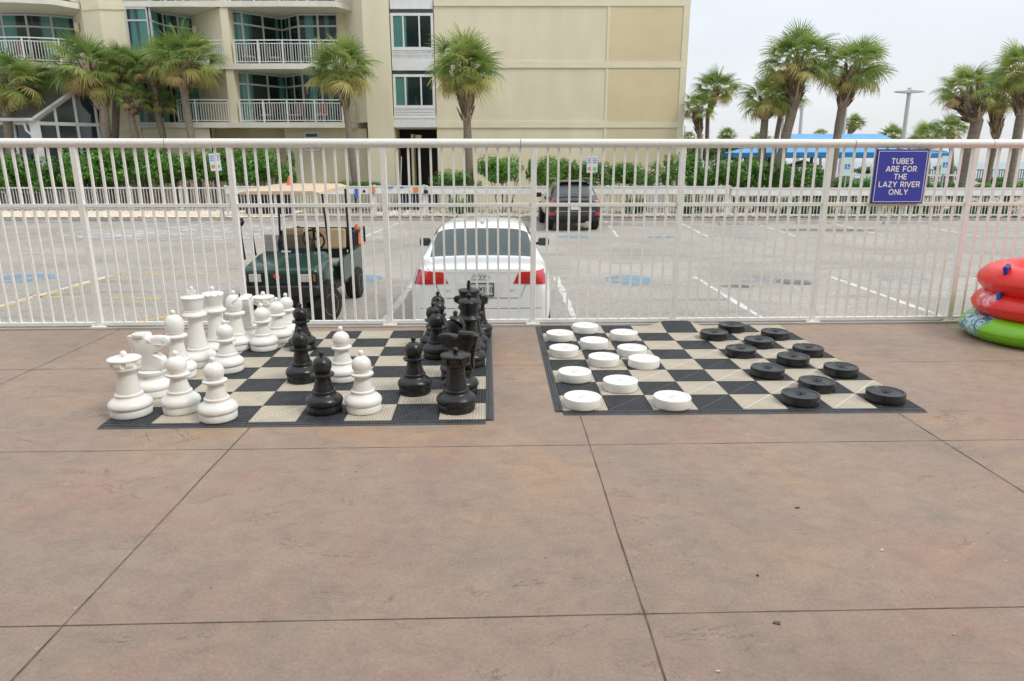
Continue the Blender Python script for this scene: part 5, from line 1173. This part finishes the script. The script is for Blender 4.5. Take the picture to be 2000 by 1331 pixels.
b = MB(); b.lathe([(0,.30),(.04,.28),(1.15,-.10),(1.15,-.14),(.04,.22),(0,.22)], 16); b.tube([(0,0,.28),(0,0,-2.2)], .03, 8)
o = obj('parasol', b, M['dark_wood'], None); o.location = ((x0+x1)/2, 42.8, z0-.30); tag(o, 'dark brown parasol under the left part of the pavilion', 'parasol')
b = MB(); b.box(-2.2, 2.2, -.3, .3, 0, 1.0); b.box(-2.3, 2.3, -.4, .35, 1.0, 1.05); o = obj('bar_counter', b, M['dark_wood'], None); o.location = (V(1640, 330, 44)[0], 44, LOT+.1); tag(o, 'dark bar counter under the blue pavilion', 'bar counter')
def rail(p0, p1, z0, h, label, m, name, pitch, nr=1):
    p0 = Vector(p0); p1 = Vector(p1); d = p1-p0; L = d.length; t = thing(name, (p0.x, p0.y, z0), label, 'fence', rz=math.atan2(d.y, d.x)); b = MB()
    b.box(0, L, -.04, .04, h-.08, h); 
    if nr > 1: b.box(0, L, -.02, .02, .1, .16)
    obj('rail', b, m, t); b = MB(); n = int(L/pitch)
    for i in range(n+1): b.box(i*L/n-.035, i*L/n+.035, -.02, .02, 0, h-.02)
    obj('slats' if pitch < .5 else 'posts', b, m, t)
X = lambda px, py, Y: V(px, py, Y)
xa, za = V(1790, 331, 62); xb, _ = V(2120, 331, 62)
rail((xa, 62, 0), (xb, 61, 0), V(1900, 352, 62)[1], za - V(1900, 352, 62)[1], 'weathered grey slatted boardwalk fence in front of the sea', M['grey_wood'], 'boardwalk_fence', .20, 2)
xa, za = V(1590, 341, 36); xb, _ = V(1870, 352, 36)
rail((xa, 36, 0), (xb, 36, 0), LOT+.1, za-LOT-.1, 'single white rail behind the blue sign', M['far_white'], 'white_handrail', 2.0)
# A-frame white lifeguard style stand
xs, zs = V(1640, 300, 41)
t = thing('white_stand', (xs, 37.5, LOT+.1), 'white wooden stand left of the left handicap sign', 'stand')
for s in (-1, 1): b = MB(); b.tube([(s*.45, 0, 0), (s*.12, 0, 2.1)], .05, 6); obj('leg', b, M['far_white'], t)
b = MB(); b.box(-.3, .3, -.2, .2, 1.2, 1.26); obj('platform', b, M['far_white'], t)
def person(px, Y, zfoot, hgt, label, shirt, hair, seated=False, arm=0.):
    x = V(px, 330, Y)[0]; t = thing('person', (x, Y, zfoot), label, 'person', rz=.4 if seated else -.3)
    k = hgt/1.72; me = bpy.data.meshes.new('body')
    if seated: J = [((0,0,.52),.13),((0,.02,.78),.13),((0,.03,1.0),.15),((0,.03,1.10),.055),((0,.02,1.16),.06),((0,.01,1.26),.10),((.19,.03,1.0),.06),((.24,-.02,.78),.045),((.18,-.20,.70),.035),((-.19,.03,1.0),.06),((-.24,-.02,.78),.045),((-.18,-.20,.70),.035),((.10,0,.50),.10),((.12,-.40,.52),.07),((.12,-.42,.10),.05),((.12,-.55,.04),.04),((-.10,0,.50),.10),((-.12,-.40,.52),.07),((-.12,-.42,.10),.05),((-.12,-.55,.04),.04)]
    else: J = [((0,0,.92),.13),((0,0,1.14),.12),((0,0,1.36),.15),((0,0,1.47),.055),((0,-.01,1.52),.06),((0,-.01,1.62),.10),((.19,0,1.38),.06),((.24,0,1.10),.045),((.22,-.16,.95),.035),((-.19,0,1.38),.06),((-.25,0,1.10),.045),((-.26,-.05,.85),.035),((.10,0,.86),.10),((.11,-.02,.48),.07),((.11,0,.09),.05),((.11,-.13,.04),.04),((-.10,0,.86),.10),((-.11,.04,.48),.07),((-.12,.06,.09),.05),((-.12,-.06,.04),.04)]
    E_ = [(0,1),(1,2),(2,3),(3,4),(4,5),(2,6),(6,7),(7,8),(2,9),(9,10),(10,11),(0,12),(12,13),(13,14),(14,15),(0,16),(16,17),(17,18),(18,19)]
    me.from_pydata([tuple(c*k for c in p) for p, _ in J], E_, []); o = bpy.data.objects.new('body', me); sc.collection.objects.link(o)
    o.modifiers.new('skin', 'SKIN'); o.modifiers.new('sub', 'SUBSURF').levels = 1
    for i, (_, r_) in enumerate(J): me.skin_vertices[0].data[i].radius = (r_*k, r_*k*.8)
    me.skin_vertices[0].data[0].use_root = True; bpy.context.view_layer.update()
    ev = bpy.data.meshes.new_from_object(o.evaluated_get(bpy.context.evaluated_depsgraph_get())); bpy.data.objects.remove(o)
    ev.materials.clear()
    for mm in (M['skin'], shirt, M['navy']): ev.materials.append(mm)
    zt, zw, zn = (1.10, .60, 1.12) if seated else (1.44, .92, 1.47)
    for p in ev.polygons:
        c = p.center/k; p.use_smooth = True
        p.material_index = 2 if (c.z < zw and c.z > (.3 if not seated else .3)) else (1 if (zw <= c.z < zn-.02 and abs(c.x) < .235) else 0)
    o = bpy.data.objects.new('body', ev); sc.collection.objects.link(o); o.parent = t
    zh = (1.27 if seated else 1.63)*k; b = MB(); b.lathe([(0,-.03),(.085,-.02),(.105,.03),(.095,.08),(.05,.12),(0,.13)], 16); h = obj('hair', b, hair, t, smooth=True); h.location = (0, .025*k, zh)
person(1566, 38.2, LOT+.1+.0, 1.62, 'person in a pale top standing under the left of the pavilion', M['pale_shirt'], M['dark_hair'])
person(1590, 38.0, LOT+.1+.0, 1.60, 'red haired person in a blue top under the pavilion', M['blue_shirt'], M['red_hair'])
# ================================================================ HOTEL
HY = 36.0
hz = thing('hotel_building', (-3.8, HY, LOT), 'beige stuccoed hotel block with balconies, white window bay and ochre panels', 'hotel')
def HP(name, mb, m, parent=None, **k):
    p = parent or hz
    if parent is not None: 
        mb.v = [(a-hz.location.x, b_-hz.location.y, c-hz.location.z) for a, b_, c in mb.v]; return obj(name, mb, m, parent, **k)
    return obj(name, mb, m, p, world=True, **k)
XW0 = V(852, 200, HY)[0]; XW1 = 8.55; ZT = 13.0; ZG = LOT-.3
bands = [V(1000, y, HY)[1] for y in (250, 135, 16)]          # bottoms of the string courses
bands = [3.27, 6.08, 8.86, 11.6]
b = MB(); b.box(XW0, XW1, HY, HY+14, ZG, ZT); HP('east_wall', b, M['stucco'])
xo = V(1187, 150, HY)[0]; xe = V(1328, 150, HY)[0]
for z in bands:
    b = MB(); b.box(XW0, XW1+.03, HY-.045, HY-.003, z, z+.30); b.box(XW1+.003, XW1+.045, HY, HY+14, z, z+.30); HP('string_course', b, M['stucco_trim'])
    b = MB(); b.box(XW0, xo-.02, HY-.055, HY-.046, z-.0, z+.035); HP('drip_edge', b, M['stucco_trim'])
zs_ = [ZG] + bands + [ZT]
for i in range(5):
    z0, z1_ = (zs_[i] if i == 0 else zs_[i]+.30), zs_[i+1]
    b = MB(); b.box(xe, XW1+.03, HY-.043, HY-.003, z0+.003, z1_-.003); HP('corner_strip', b, M['stucco_trim'])
    b = MB(); b.box(xo-.10, xo+.02, HY-.030, HY-.003, z0+.003, z1_-.003); HP('panel_strip', b, M['stucco_trim'])
    b = MB(); b.box(xo+.023, xe-.003, HY-.012, HY-.003, z0+.01, z1_-.01); HP('ochre_panel' if i else 'ground_panel', b, M['ochre'] if i else mat('ground_panel', (.64,.56,.38), .85, vs=.8, col2=(.60,.52,.35), bump=.2, bs=30))
# white window bay
bx0 = V(768, 200, HY)[0]; bx1 = XW0-.03
ztop = [6.08, 8.86, 11.6]; doorz = V(800, 249, HY)[1]
b = MB(); b.box(bx0+.02, bx1, HY+.12, HY+.6, doorz, ZT); HP('bay_wall', b, M['white_trim'])
for f, (yw0, yw1, yl1) in enumerate(((142, 206, 232), (22, 92, 116))):
    zw1 = V(800, yw0, HY)[1]; zw0 = V(800, yw1, HY)[1]; zl = V(800, yl1, HY)[1]
    for _x in (0,):
        fr = MB(); W_ = bx1-bx0; fr.box(bx0+.02, bx1-.02, HY+.03, HY+.10, zw0-.16, zw0); fr.box(bx0+.02, bx1-.02, HY+.03, HY+.10, zw1-.20, zw1-.08)
        xs_ = [bx0+.02, bx0+.02+.27*W_, bx0+.02+.64*W_, bx1-.14]
        for q, xx in enumerate(xs_): fr.box(xx, xx+(.12 if q in (0, 3) else .07), HY+.035, HY+.095, zw0+.002, zw1-.202)
        fr.box(bx0+.02, bx1-.02, HY+.02, HY+.06, zw1+.10, zw1+.62)
        wf = HP('window', fr, M['white_trim'])
        for q in range(3):
            pn = MB(); pn.box(xs_[q]+.07+(.05 if q == 0 else 0), xs_[q+1], HY+.07, HY+.09, zw0, zw1-.2); HP('pane', pn, M['hotel_glass'], wf)
        pn = MB(); pn.box(bx0+.03, bx1-.03, HY+.07, HY+.09, zw1-.078, zw1+.09); HP('pane', pn, M['car_glass'], wf)
        lv = MB()
        for q in range(6): z_ = zl + (zw0-.18-zl)*(q+.5)/6; lv.obox(((bx0+bx1)/2, HY+.06, z_), (W_-.12, .02, .075), Matrix.Rotation(R(-35), 3, 'X'))
        lv.box(bx0+.02, bx0+.07, HY+.03, HY+.1, zl, zw0-.165); lv.box(bx1-.07, bx1-.02, HY+.03, HY+.1, zl, zw0-.165); HP('louvre', lv, M['white_trim'])
b = MB(); b.box(bx0-.02, bx1+.02, HY-.04, HY+.12, doorz, doorz+.42); b.box(bx0-.03, bx1+.03, HY-.06, HY+.12, doorz+.42, doorz+.50); HP('bay_sill', b, M['white_trim'])
# doorway recess under the bay with the navy stair
dx0 = V(800, 300, HY)[0]
b = MB(); b.box(bx0-.02, bx1+.04, HY+1.6, HY+1.8, ZG, doorz); HP('recess_wall', b, M['dark_void'])
b = MB(); b.box(bx0-.02, bx0+.01, HY+.02, HY+1.6, ZG, doorz); HP('recess_side', b, M['stucco'])
b = MB(); b.box(dx0-.02, dx0+.10, HY+.8, HY+1.6, ZG, doorz-.3); HP('door_jamb', b, M['stucco'])
b = MB(); b.box(bx0-.02, bx1, HY+.1, HY+1.7, doorz-.05, doorz-.002); HP('recess_ceiling', b, M['stucco'])
b = MB(); b.box(bx0+.95, bx0+1.25, HY+.72, HY+.78, doorz-.55, doorz-.35); HP('exit_light', b, M['stucco_trim'])
st = thing('navy_stair', (V(805, 380, 33.6)[0], 33.6, LOT+.1), 'navy blue steps leading up into the dark doorway', 'stair')
for k in range(6): b = MB(); b.box(-.85, .85, .35*k, 2.4, .17*k+.002, .17*(k+1)); obj('step', b, M['navy'], st, bevel=.008)
# pillar left of the bay
px0 = V(716, 200, HY-.3)[0]; px1 = bx0-.03
b = MB(); b.box(px0, px1, HY-.30, HY+2, ZG, ZT); HP('pillar', b, M['stucco'])
b = MB(); b.tube([(px0+1.45, HY-.33, LOT), (px0+1.62, HY-.36, LOT+2.6)], .02, 6); HP('downpipe', b, M['white_trim'])
# balcony fronts: plan helper
def PX(px, Y, py=200): return V(px, py, Y)[0]
def wall_poly(pts, z0, z1_, m, name, th=.2):
    b = MB(); 
    for (xa, ya), (xb, yb) in zip(pts, pts[1:]):
        b.add([(xa,ya,z0),(xb,yb,z0),(xb,yb+th,z0),(xa,ya+th,z0),(xa,ya,z1_),(xb,yb,z1_),(xb,yb+th,z1_),(xa,ya+th,z1_)], [(0,3,2,1),(4,5,6,7),(0,1,5,4),(1,2,6,5),(2,3,7,6),(3,0,4,7)])
    return HP(name, b, m)
lev = [3.27, 6.02, 8.83, 11.6]            # slab undersides
STH = .26
# ground floor wall, set back under the lowest balcony
wall_poly([(PX(250, HY+.1, 260), HY+.1), (PX(410, HY+.1, 260), HY+.1)], ZG, lev[0], M['stucco'], 'ground_wall')
wall_poly([(PX(410, HY+.1, 260), HY+.1), (PX(418, HY+2.0, 260), HY+2.0), (PX(556, HY+2.0, 260), HY+2.0)], ZG, lev[0], M['stucco'], 'ground_wall_recess')
wall_poly([(PX(556, HY+.9, 260), HY+.9), (PX(716, HY+.9, 260), HY+.9)], ZG, lev[0], M['stucco'], 'ground_wall')
b = MB(); b.box(PX(556, HY+.9, 260)-.0, PX(556, HY+.9, 260)+.2, HY+1.1, HY+2.0, ZG, lev[0]); HP('ground_wall_return', b, M['stucco'])
v0, zv = V(593, 258, HY+.8); v1, _ = V(622, 258, HY+.8)
b = MB(); b.box(v0, v1, HY+.84, HY+.88, zv-.95, zv); vf = HP('vent_grille', b, M['white_trim'])
b = MB()
for k in range(3): b.box(v0+.08, v1-.08, HY+.825, HY+.838, zv-.25-k*.28, zv-.09-k*.28)
HP('vent_slots', b, mat('slot_grey', (.12,.12,.12), .8), vf)
def glazing(pts, z0, z1_, name='glazing', split=.62):
    """glazed screen along plan points: frame with transom and mullions, panes between"""
    fr = MB(); pn = []
    zt = z1_-.62
    for (xa, ya), (xb, yb), n in pts:
        d = Vector((xb-xa, yb-ya, 0)); L = d.length; u = d/L; nn = Vector((u.y, -u.x, 0)); a = math.atan2(d.y, d.x); Mr = Matrix.Rotation(a, 3, 'Z')
        def bx(s0, s1, za, zb, th=.09, o=0):
            c = Vector((xa, ya, 0)) + u*((s0+s1)/2) + nn*o; fr.obox((c.x, c.y, (za+zb)/2), (s1-s0, th, zb-za), Mr)
        bx(0, L, z1_-.08, z1_); bx(0, L, zt, zt+.08, .088); bx(0, L, z0, z0+.08)
        for k in range(n+1): s = L*k/n; bx(max(0, s-.045), min(L, s+.045), z0+.081, z1_-.081, .095)
        for k in range(n):
            for za, zb in ((z0+.08, zt), (zt+.08, z1_-.08)):
                p = MB(); c = Vector((xa, ya, 0)) + u*(L*(k+.5)/n); p.obox((c.x, c.y, (za+zb)/2), (L/n-.09, .03, zb-za), Mr); pn.append(p)
    f = HP(name, fr, mat('frame_grey', (.50,.52,.50), .5) if 'frame_grey' not in M else M['frame_grey'])
    for p in pn: HP('pane', p, M['hotel_glass'], f)
M['frame_grey'] = mat('frame_grey', (.48,.51,.49), .5)
def railing(pts, z, name='railing', h=1.07):
    b = MB()
    for (xa, ya), (xb, yb) in zip(pts, pts[1:]):
        A = Vector((xa, ya, 0)); B = Vector((xb, yb, 0)); d = B-A; L = d.length
        if L < .05: continue
        u = d/L; Mr = Matrix.Rotation(math.atan2(d.y, d.x), 3, 'Z'); c = (A+B)/2
        b.obox((c.x, c.y, z+h), (L, .07, .045), Mr); b.obox((c.x, c.y, z+h-.15), (L-.02, .03, .03), Mr); b.obox((c.x, c.y, z+.09), (L-.02, .03, .03), Mr)
        n = max(1, int(L/.12))
        for k in range(n+1): q = A + u*(L*k/n); b.obox((q.x, q.y, z+h/2-.03), (.022, .022, h-.18), Mr)
        n = max(1, round(L/1.35))
        for k in range(n+1): q = A + u*(L*k/n); b.obox((q.x, q.y, z+h/2), (.06, .06, h-.04), Mr)
    HP(name, b, M['far_white'])
def slab(pts, back, z, name='balcony_slab'):
    poly = pts + back[::-1]; b = MB(); b.prism(poly, lambda x, y: (x, y, z), lambda x, y: (x, y, z+STH)); HP(name, b, M['slab'])
chairs = []
for f in range(3):
    z = lev[f]; zs2 = z+STH; zc = lev[f+1]
    yy = (240, 130, 15)[f]
    # right balcony A
    A = [(PX(462, HY), HY-.02), (PX(560, HY), HY-.10), (PX(668, HY), HY-.02), (PX(706, HY+1.2), HY+1.2), (PX(719, HY+1.7), HY+1.7)]
    slab([(PX(440, HY), HY-.0)] + A, [(PX(440, HY), HY+3.2), (PX(719, HY+1.7), HY+3.2)], z)
    railing([(A[0][0]+.1, A[0][1]+.1), (A[1][0], A[1][1]+.1), (A[2][0]-.02, A[2][1]+.1), (A[3][0]-.12, A[3][1]+.05)], zs2)
    g = [((PX(462, HY+.6), HY+.6), (PX(487, HY+.9), HY+.9), 1), ((PX(487, HY+.9), HY+.9), (PX(562, HY+2.6), HY+2.6), 2), ((PX(562, HY+2.6), HY+2.6), (PX(594, HY+1.5), HY+1.5), 2), ((PX(594, HY+1.5), HY+1.5), (PX(668, HY+1.5), HY+1.5), 2)]
    glazing(g, zs2+.02, zc-.02)
    wall_poly([(PX(668, HY+1.5), HY+1.5), (PX(684, HY+1.7), HY+1.7), (PX(690, HY+1.2), HY+1.2), (PX(718, HY+.0), HY+.0)], zs2+.01, zc+STH+.012, M['stucco'], 'side_wall')
    b = MB(); b.box(PX(446, HY+.0), PX(462, HY+.1), HY+.05, HY+3, zs2+.005, zc-.005); HP('fin_wall', b, M['stucco'])
    # middle balcony B
    B = [(PX(312, HY), HY-.02), (PX(380, HY), HY-.08), (PX(446, HY), HY-.0)]
    slab([(PX(268, HY), HY-.02)] + B, [(PX(268, HY), HY+3.2), (PX(446, HY), HY+3.2)], z)
    railing([(PX(345, HY), HY+.05), (B[1][0], B[1][1]+.1), (B[2][0]-.06, B[2][1]+.1)], zs2)
    glazing([((PX(268, HY), HY+.02), (PX(308, HY), HY+.02), 1), ((PX(312, HY), HY+.05), (PX(336, HY+1.2), HY+1.2), 1), ((PX(336, HY+1.2), HY+1.2), (PX(392, HY+2.3), HY+2.3), 2)], zs2+.02 if f else z+.1, zc-.02)
    wall_poly([(PX(392, HY+2.3), HY+2.3), (PX(447, HY+.1), HY+.1)], zs2+.01, zc-.01, M['stucco'], 'side_wall')
    # left balcony C
    C_ = [(PX(-60, HY-1.2), HY-1.2), (PX(60, HY-1.2), HY-1.2), (PX(130, HY-.8), HY-.8), (PX(184, HY+.3), HY+.3)]
    if f == 0: continue
    slab(C_, [(PX(-60, HY+3), HY+3), (PX(184, HY+3), HY+3)], z-.05)
    railing([(x_, y_+.1) for x_, y_ in C_], z-.05+STH)
    glazing([((PX(-60, HY+1.2), HY+1.2), (PX(78, HY+1.2), HY+1.2), 3), ((PX(78, HY+1.2), HY+1.2), (PX(125, HY+1.5), HY+1.5), 1), ((PX(125, HY+1.5), HY+1.5), (PX(168, HY+2.0), HY+2.0), 1)], z+STH-.03, zc-.08)
    for (px, Y_, py) in ((174, HY+1.0, 0), (398, HY+1.9, 0)):
        b = MB(); xq = PX(px, Y_); b.box(xq-.10, xq+.10, Y_-.16, Y_, zc-.95, zc-.55); HP('wall_lamp', b, M['stucco_trim'])
    wall_poly([(PX(168, HY+2.0), HY+2.0), (PX(184, HY+.3), HY+.3), (PX(187, HY+.2), HY+.2)], z+STH, zc-.06, M['stucco'], 'side_wall')
wall_poly([(PX(185, HY+.2), HY+.2), (PX(219, HY-.1), HY-.1), (PX(268, HY+.02), HY+.02)], ZG, ZT, M['stucco'], 'west_wall')
for z in bands: wall_poly([(PX(185, HY+.16), HY+.16), (PX(219, HY-.14), HY-.14), (PX(268, HY-.02), HY-.02)], z-.16, z+.12, M['stucco_trim'], 'string_course', .04)
wall_poly([(PX(684, HY+1.8), HY+1.8), (px0+.05, HY+1.75)], ZG, ZT, M['stucco'], 'return_wall')
b = MB(); b.box(PX(-200, HY+3.3), XW0+.5, HY+3.3, HY+14, ZG, ZT); HP('core_wall', b, M['stucco'])
b = MB(); b.box(PX(-200, HY+1.4), PX(186, HY+1.4), HY+1.4, HY+3.2, ZG, lev[0]); HP('ground_wall_west', b, M['stucco'])
b = MB(); b.box(-30, XW1, HY-.1, HY+14, ZT, ZT+.3); HP('roof', b, M['slab'])
# chairs on the balconies
def balcony_chair():
    t = thing('balcony_chair', (0,0,0), '-', 'chair', 'chairs on the hotel balconies'); b = MB(); b.box(-.27,.27,-.25,.25,.38,.43); obj('seat', b, M['grey_vinyl'], t)
    b = MB(); b.box(-.27,.27,.22,.27,.45,.95); obj('backrest', b, mat('coral', (.26,.13,.10), .7), t)
    for sx in (-.25, .25):
        for sy in (-.22, .24): b = MB(); b.box(sx-.02, sx+.02, sy-.02, sy+.02, 0, .38); obj('leg', b, M['black_metal'], t)
    return t
ch0 = None
for f, px, Yc, lb in ((0, 520, HY+1.0, 'left chair on the lowest balcony behind the golf cart side'),(0, 625, HY+.8, 'right chair on the lowest balcony, left of the lone palm'),(1, 495, HY+.8, 'left chair on the second balcony over the golf cart'),(1, 545, HY+1.1, 'middle chair on the second balcony'),(1, 615, HY+.8, 'right chair on the second balcony'),(1, 60, HY+.3, 'chair on the left balcony above the glass porch'),(0, 575, HY+1.0, 'middle chair on the lowest balcony')):
    c = balcony_chair() if ch0 is None else copy_tree(ch0); ch0 = ch0 or c
    c.location = (PX(px, Yc), Yc, lev[f]+STH+(-.04 if px < 100 else 0)); c['label'] = lb; c.rotation_euler = (0, 0, px*.13)
# white cabinet by the building corner
b = MB(); b.box(-.42, .42, -.3, .3, 0, 1.55); o = obj('white_cabinet', b, M['white_trim'], None, bevel=.02); cx_, _ = V(1280, 350, 34.5); o.location = (cx_, 34.5, LOT+.1); tag(o, 'white utility cabinet against the beige wall near the building corner', 'cabinet')
# ================================================================ GLASS PORCH
PY = 34.1; Cx, Cz = V(66, 236, PY); Fx, Fz = V(246, 249, 36.4); Ax, Az = V(178, 158, 35.7)
cs = thing('glass_porch', (Cx, PY, LOT+.1), 'white framed glass porch with a grey sloping roof at the left', 'porch')
def CP(name, mb, m, parent=None, **k):
    if parent is not None: mb.v = [(a-cs.location.x, b_-cs.location.y, c-cs.location.z) for a, b_, c in mb.v]; return obj(name, mb, m, parent, **k)
    return obj(name, mb, m, cs, world=True, **k)
Cp = Vector((Cx, PY, 0)); Fp = Vector((Fx, 36.4, 0)); Ap = Vector((Ax, 35.7, 0)); dv = (Fp-Cp).normalized(); L = (Fp-Cp).length
la = (Ap-Cp).length
def at(s, z): q = Cp + dv*s; return (q.x, q.y, z)
def beam(mb, s0, z0, s1, z1_, wd=.10, th=.12):
    p = Vector(at(s0, z0)); q = Vector(at(s1, z1_)); mid = (p+q)/2; d = q-p; n_ = Vector((dv.y, -dv.x, 0)); u = d.normalized(); v = u.cross(n_)
    Mr = Matrix((u, n_, v)).transposed(); mb.obox(mid, (d.length, th, wd), Mr)
zr = lambda s: Cz + (Az-Cz)*s/la           # rake height
b = MB(); beam(b, 0, Cz-.12, L, Cz-.12, .16, .14); beam(b, 0, Cz, la+.3, zr(la+.3), .16, .16); beam(b, 0, .3-.1, L, .2, .10); zb_ = LOT+.1
beam(b, .0, zb_, .0, Cz+.02, .42, .20)
for s in (.9, 1.75, 2.6, 3.45, 4.3):
    if s < L: beam(b, s, zb_, s, min(zr(s), zr(la)) if s < la+1 else Cz, .11, .10)
fr = CP('frame', b, M['white_trim'])
b = MB(); b.add([at(.2, zb_+.9), at(L, zb_+.9), at(L, Cz-.2), at(.2, Cz-.2)], [(0,1,2,3)]); CP('lower_glass', b, M['consglass'], fr)
b = MB(); b.add([at(.25, Cz-.04), at(L, Cz-.04), at(L, zr(la)), at(la, zr(la)-.05)], [(0,1,2,3)]); CP('upper_glass', b, M['consglass'], fr)
b = MB(); b.add([at(.2, zb_), at(L, zb_), at(L, zb_+.9), at(.2, zb_+.9)], [(0,1,2,3)]); CP('base_panel', b, M['white_trim'])
# left wing: eave runs to the left from the corner
Ex = Cx-8; b = MB(); b.box(Ex, Cx-.1, PY-.04, PY+.08, Cz-.18, Cz-.04); b.box(Ex, Cx-.1, PY-.04, PY+.06, .15, .25)
for k in range(9): b.box(Cx-1-k*.95-.05, Cx-1-k*.95+.05, PY-.04, PY+.06, zb_, Cz-.2)
f2 = CP('frame', b, M['white_trim']); b = MB(); b.box(Ex, Cx-.1, PY+.04, PY+.07, zb_, Cz-.2); CP('lower_glass', b, M['consglass'], f2)
Rv = Vector((Ax, 35.7, Az+.08)) - Vector((Cx, PY, Cz+.08)); k_ = 1.12
p0 = Vector((Cx+.1, PY-.25, Cz+.08)); p1 = p0 + Rv*k_; p2 = p1 + Vector((-8,0,0)); p3 = p0 + Vector((-8,0,0)); dn = Vector((0,0,-.10))
b = MB(); b.add([p0,p1,p2,p3,p0+dn,p1+dn,p2+dn,p3+dn], [(0,1,2,3),(4,7,6,5),(0,4,5,1),(1,5,6,2),(2,6,7,3),(3,7,4,0)]); CP('roof', b, M['shingle'])
b = MB(); b.tube([p0+Vector((.06,0,.0)), p1+Vector((.06,0,0))], .07, 8); b.tube([p0+Vector((.1,-.06,-.05)), p3+Vector((0,-.06,-.05))], .08, 8); b.tube([p1+Vector((0,.02,.05)), p2+Vector((0,.02,.05))], .06, 8); CP('gutter', b, M['white_trim'], smooth=True)
b = MB(); b.tube([(Cx-.35, PY-.2, Cz-.1), (Cx-.3, PY-.2, Cz-.45), (Cx-.05, PY-.12, Cz-.75), (Cx-.0, PY-.12, zb_)], .05, 8); CP('downpipe', b, M['white_trim'], smooth=True)
b = MB(); b.box(Cx-7.6, Cx-.5, PY+.6, 36.2, zb_, zb_+.01); CP('floor', b, M['slab'])
# debris on the patio: leaves and chips
dr = random.Random(9)
for i, (px, py) in enumerate(((1032+485, 1218), (1557, 993), (1722, 1076), (1193, 903), (1402+0, 1313), (1480, 1125), (587, 1066), (700, 915), (1863, 1240))):
    x, y = G(px, py, 0); s = (.016, .012, .010, .008, .010, .007, .006, .006, .006)[i]; b = MB(); n = 7
    vs = [(s*math.cos(6.28*k/n)*dr.uniform(.6,1.1), s*.7*math.sin(6.28*k/n)*dr.uniform(.5,1.1), dr.uniform(.003,.008)) for k in range(n)]
    b.add(vs + [(v_[0], v_[1], .001) for v_ in vs], [tuple(range(n))] + [(k, (k+1) % n, (k+1) % n+n, k+n) for k in range(n)])
    o = obj('debris_chip', b, M['bark'] if i in (0, 1, 5) else M['pebble'], None); o.location = (x, y, 0)
    tag(o, ['curled dark scrap lying right of the centre joint', 'flat dark fleck on the right half of the patio', 'pale chip on the right half of the patio', 'tiny pale chip beside the centre joint', 'pale chip at the bottom edge of the picture', 'small dark fleck below the right slab middle', 'tiny pale chip on the left half near the diagonal joint', 'tiny pale chip left of centre below the chess mat', 'tiny pale speck at the lower right'][i], 'debris', 'specks of litter on the patio')

# ---------------- the hotel wing behind the camera: its canopy shades the near patio
hb = thing('hotel_wing', (0, -5.5, 0), 'beige hotel wing with a deep canopy behind the camera', 'hotel')
b = MB(); b.box(-16, 16, -6.0, -5.5, 0, 16); obj('wall', b, M['stucco'], hb, world=True)
b = MB(); b.box(-16, 16, -5.5, -.9, 3.3, 3.7); obj('canopy', b, M['slab'], hb, world=True)
for x in (-12, -6, 6, 12): b = MB(); b.box(x-.25, x+.25, -1.4, -.9, 0, 3.3); obj('column', b, M['stucco'], hb, world=True)
for k in range(4):
    for x in range(-14, 15, 4):
        b = MB(); b.box(x-1.2, x+1.2, -5.5, -5.46, 4.6+k*2.9, 6.4+k*2.9); obj('window', b, M['hotel_glass'], hb, world=True)
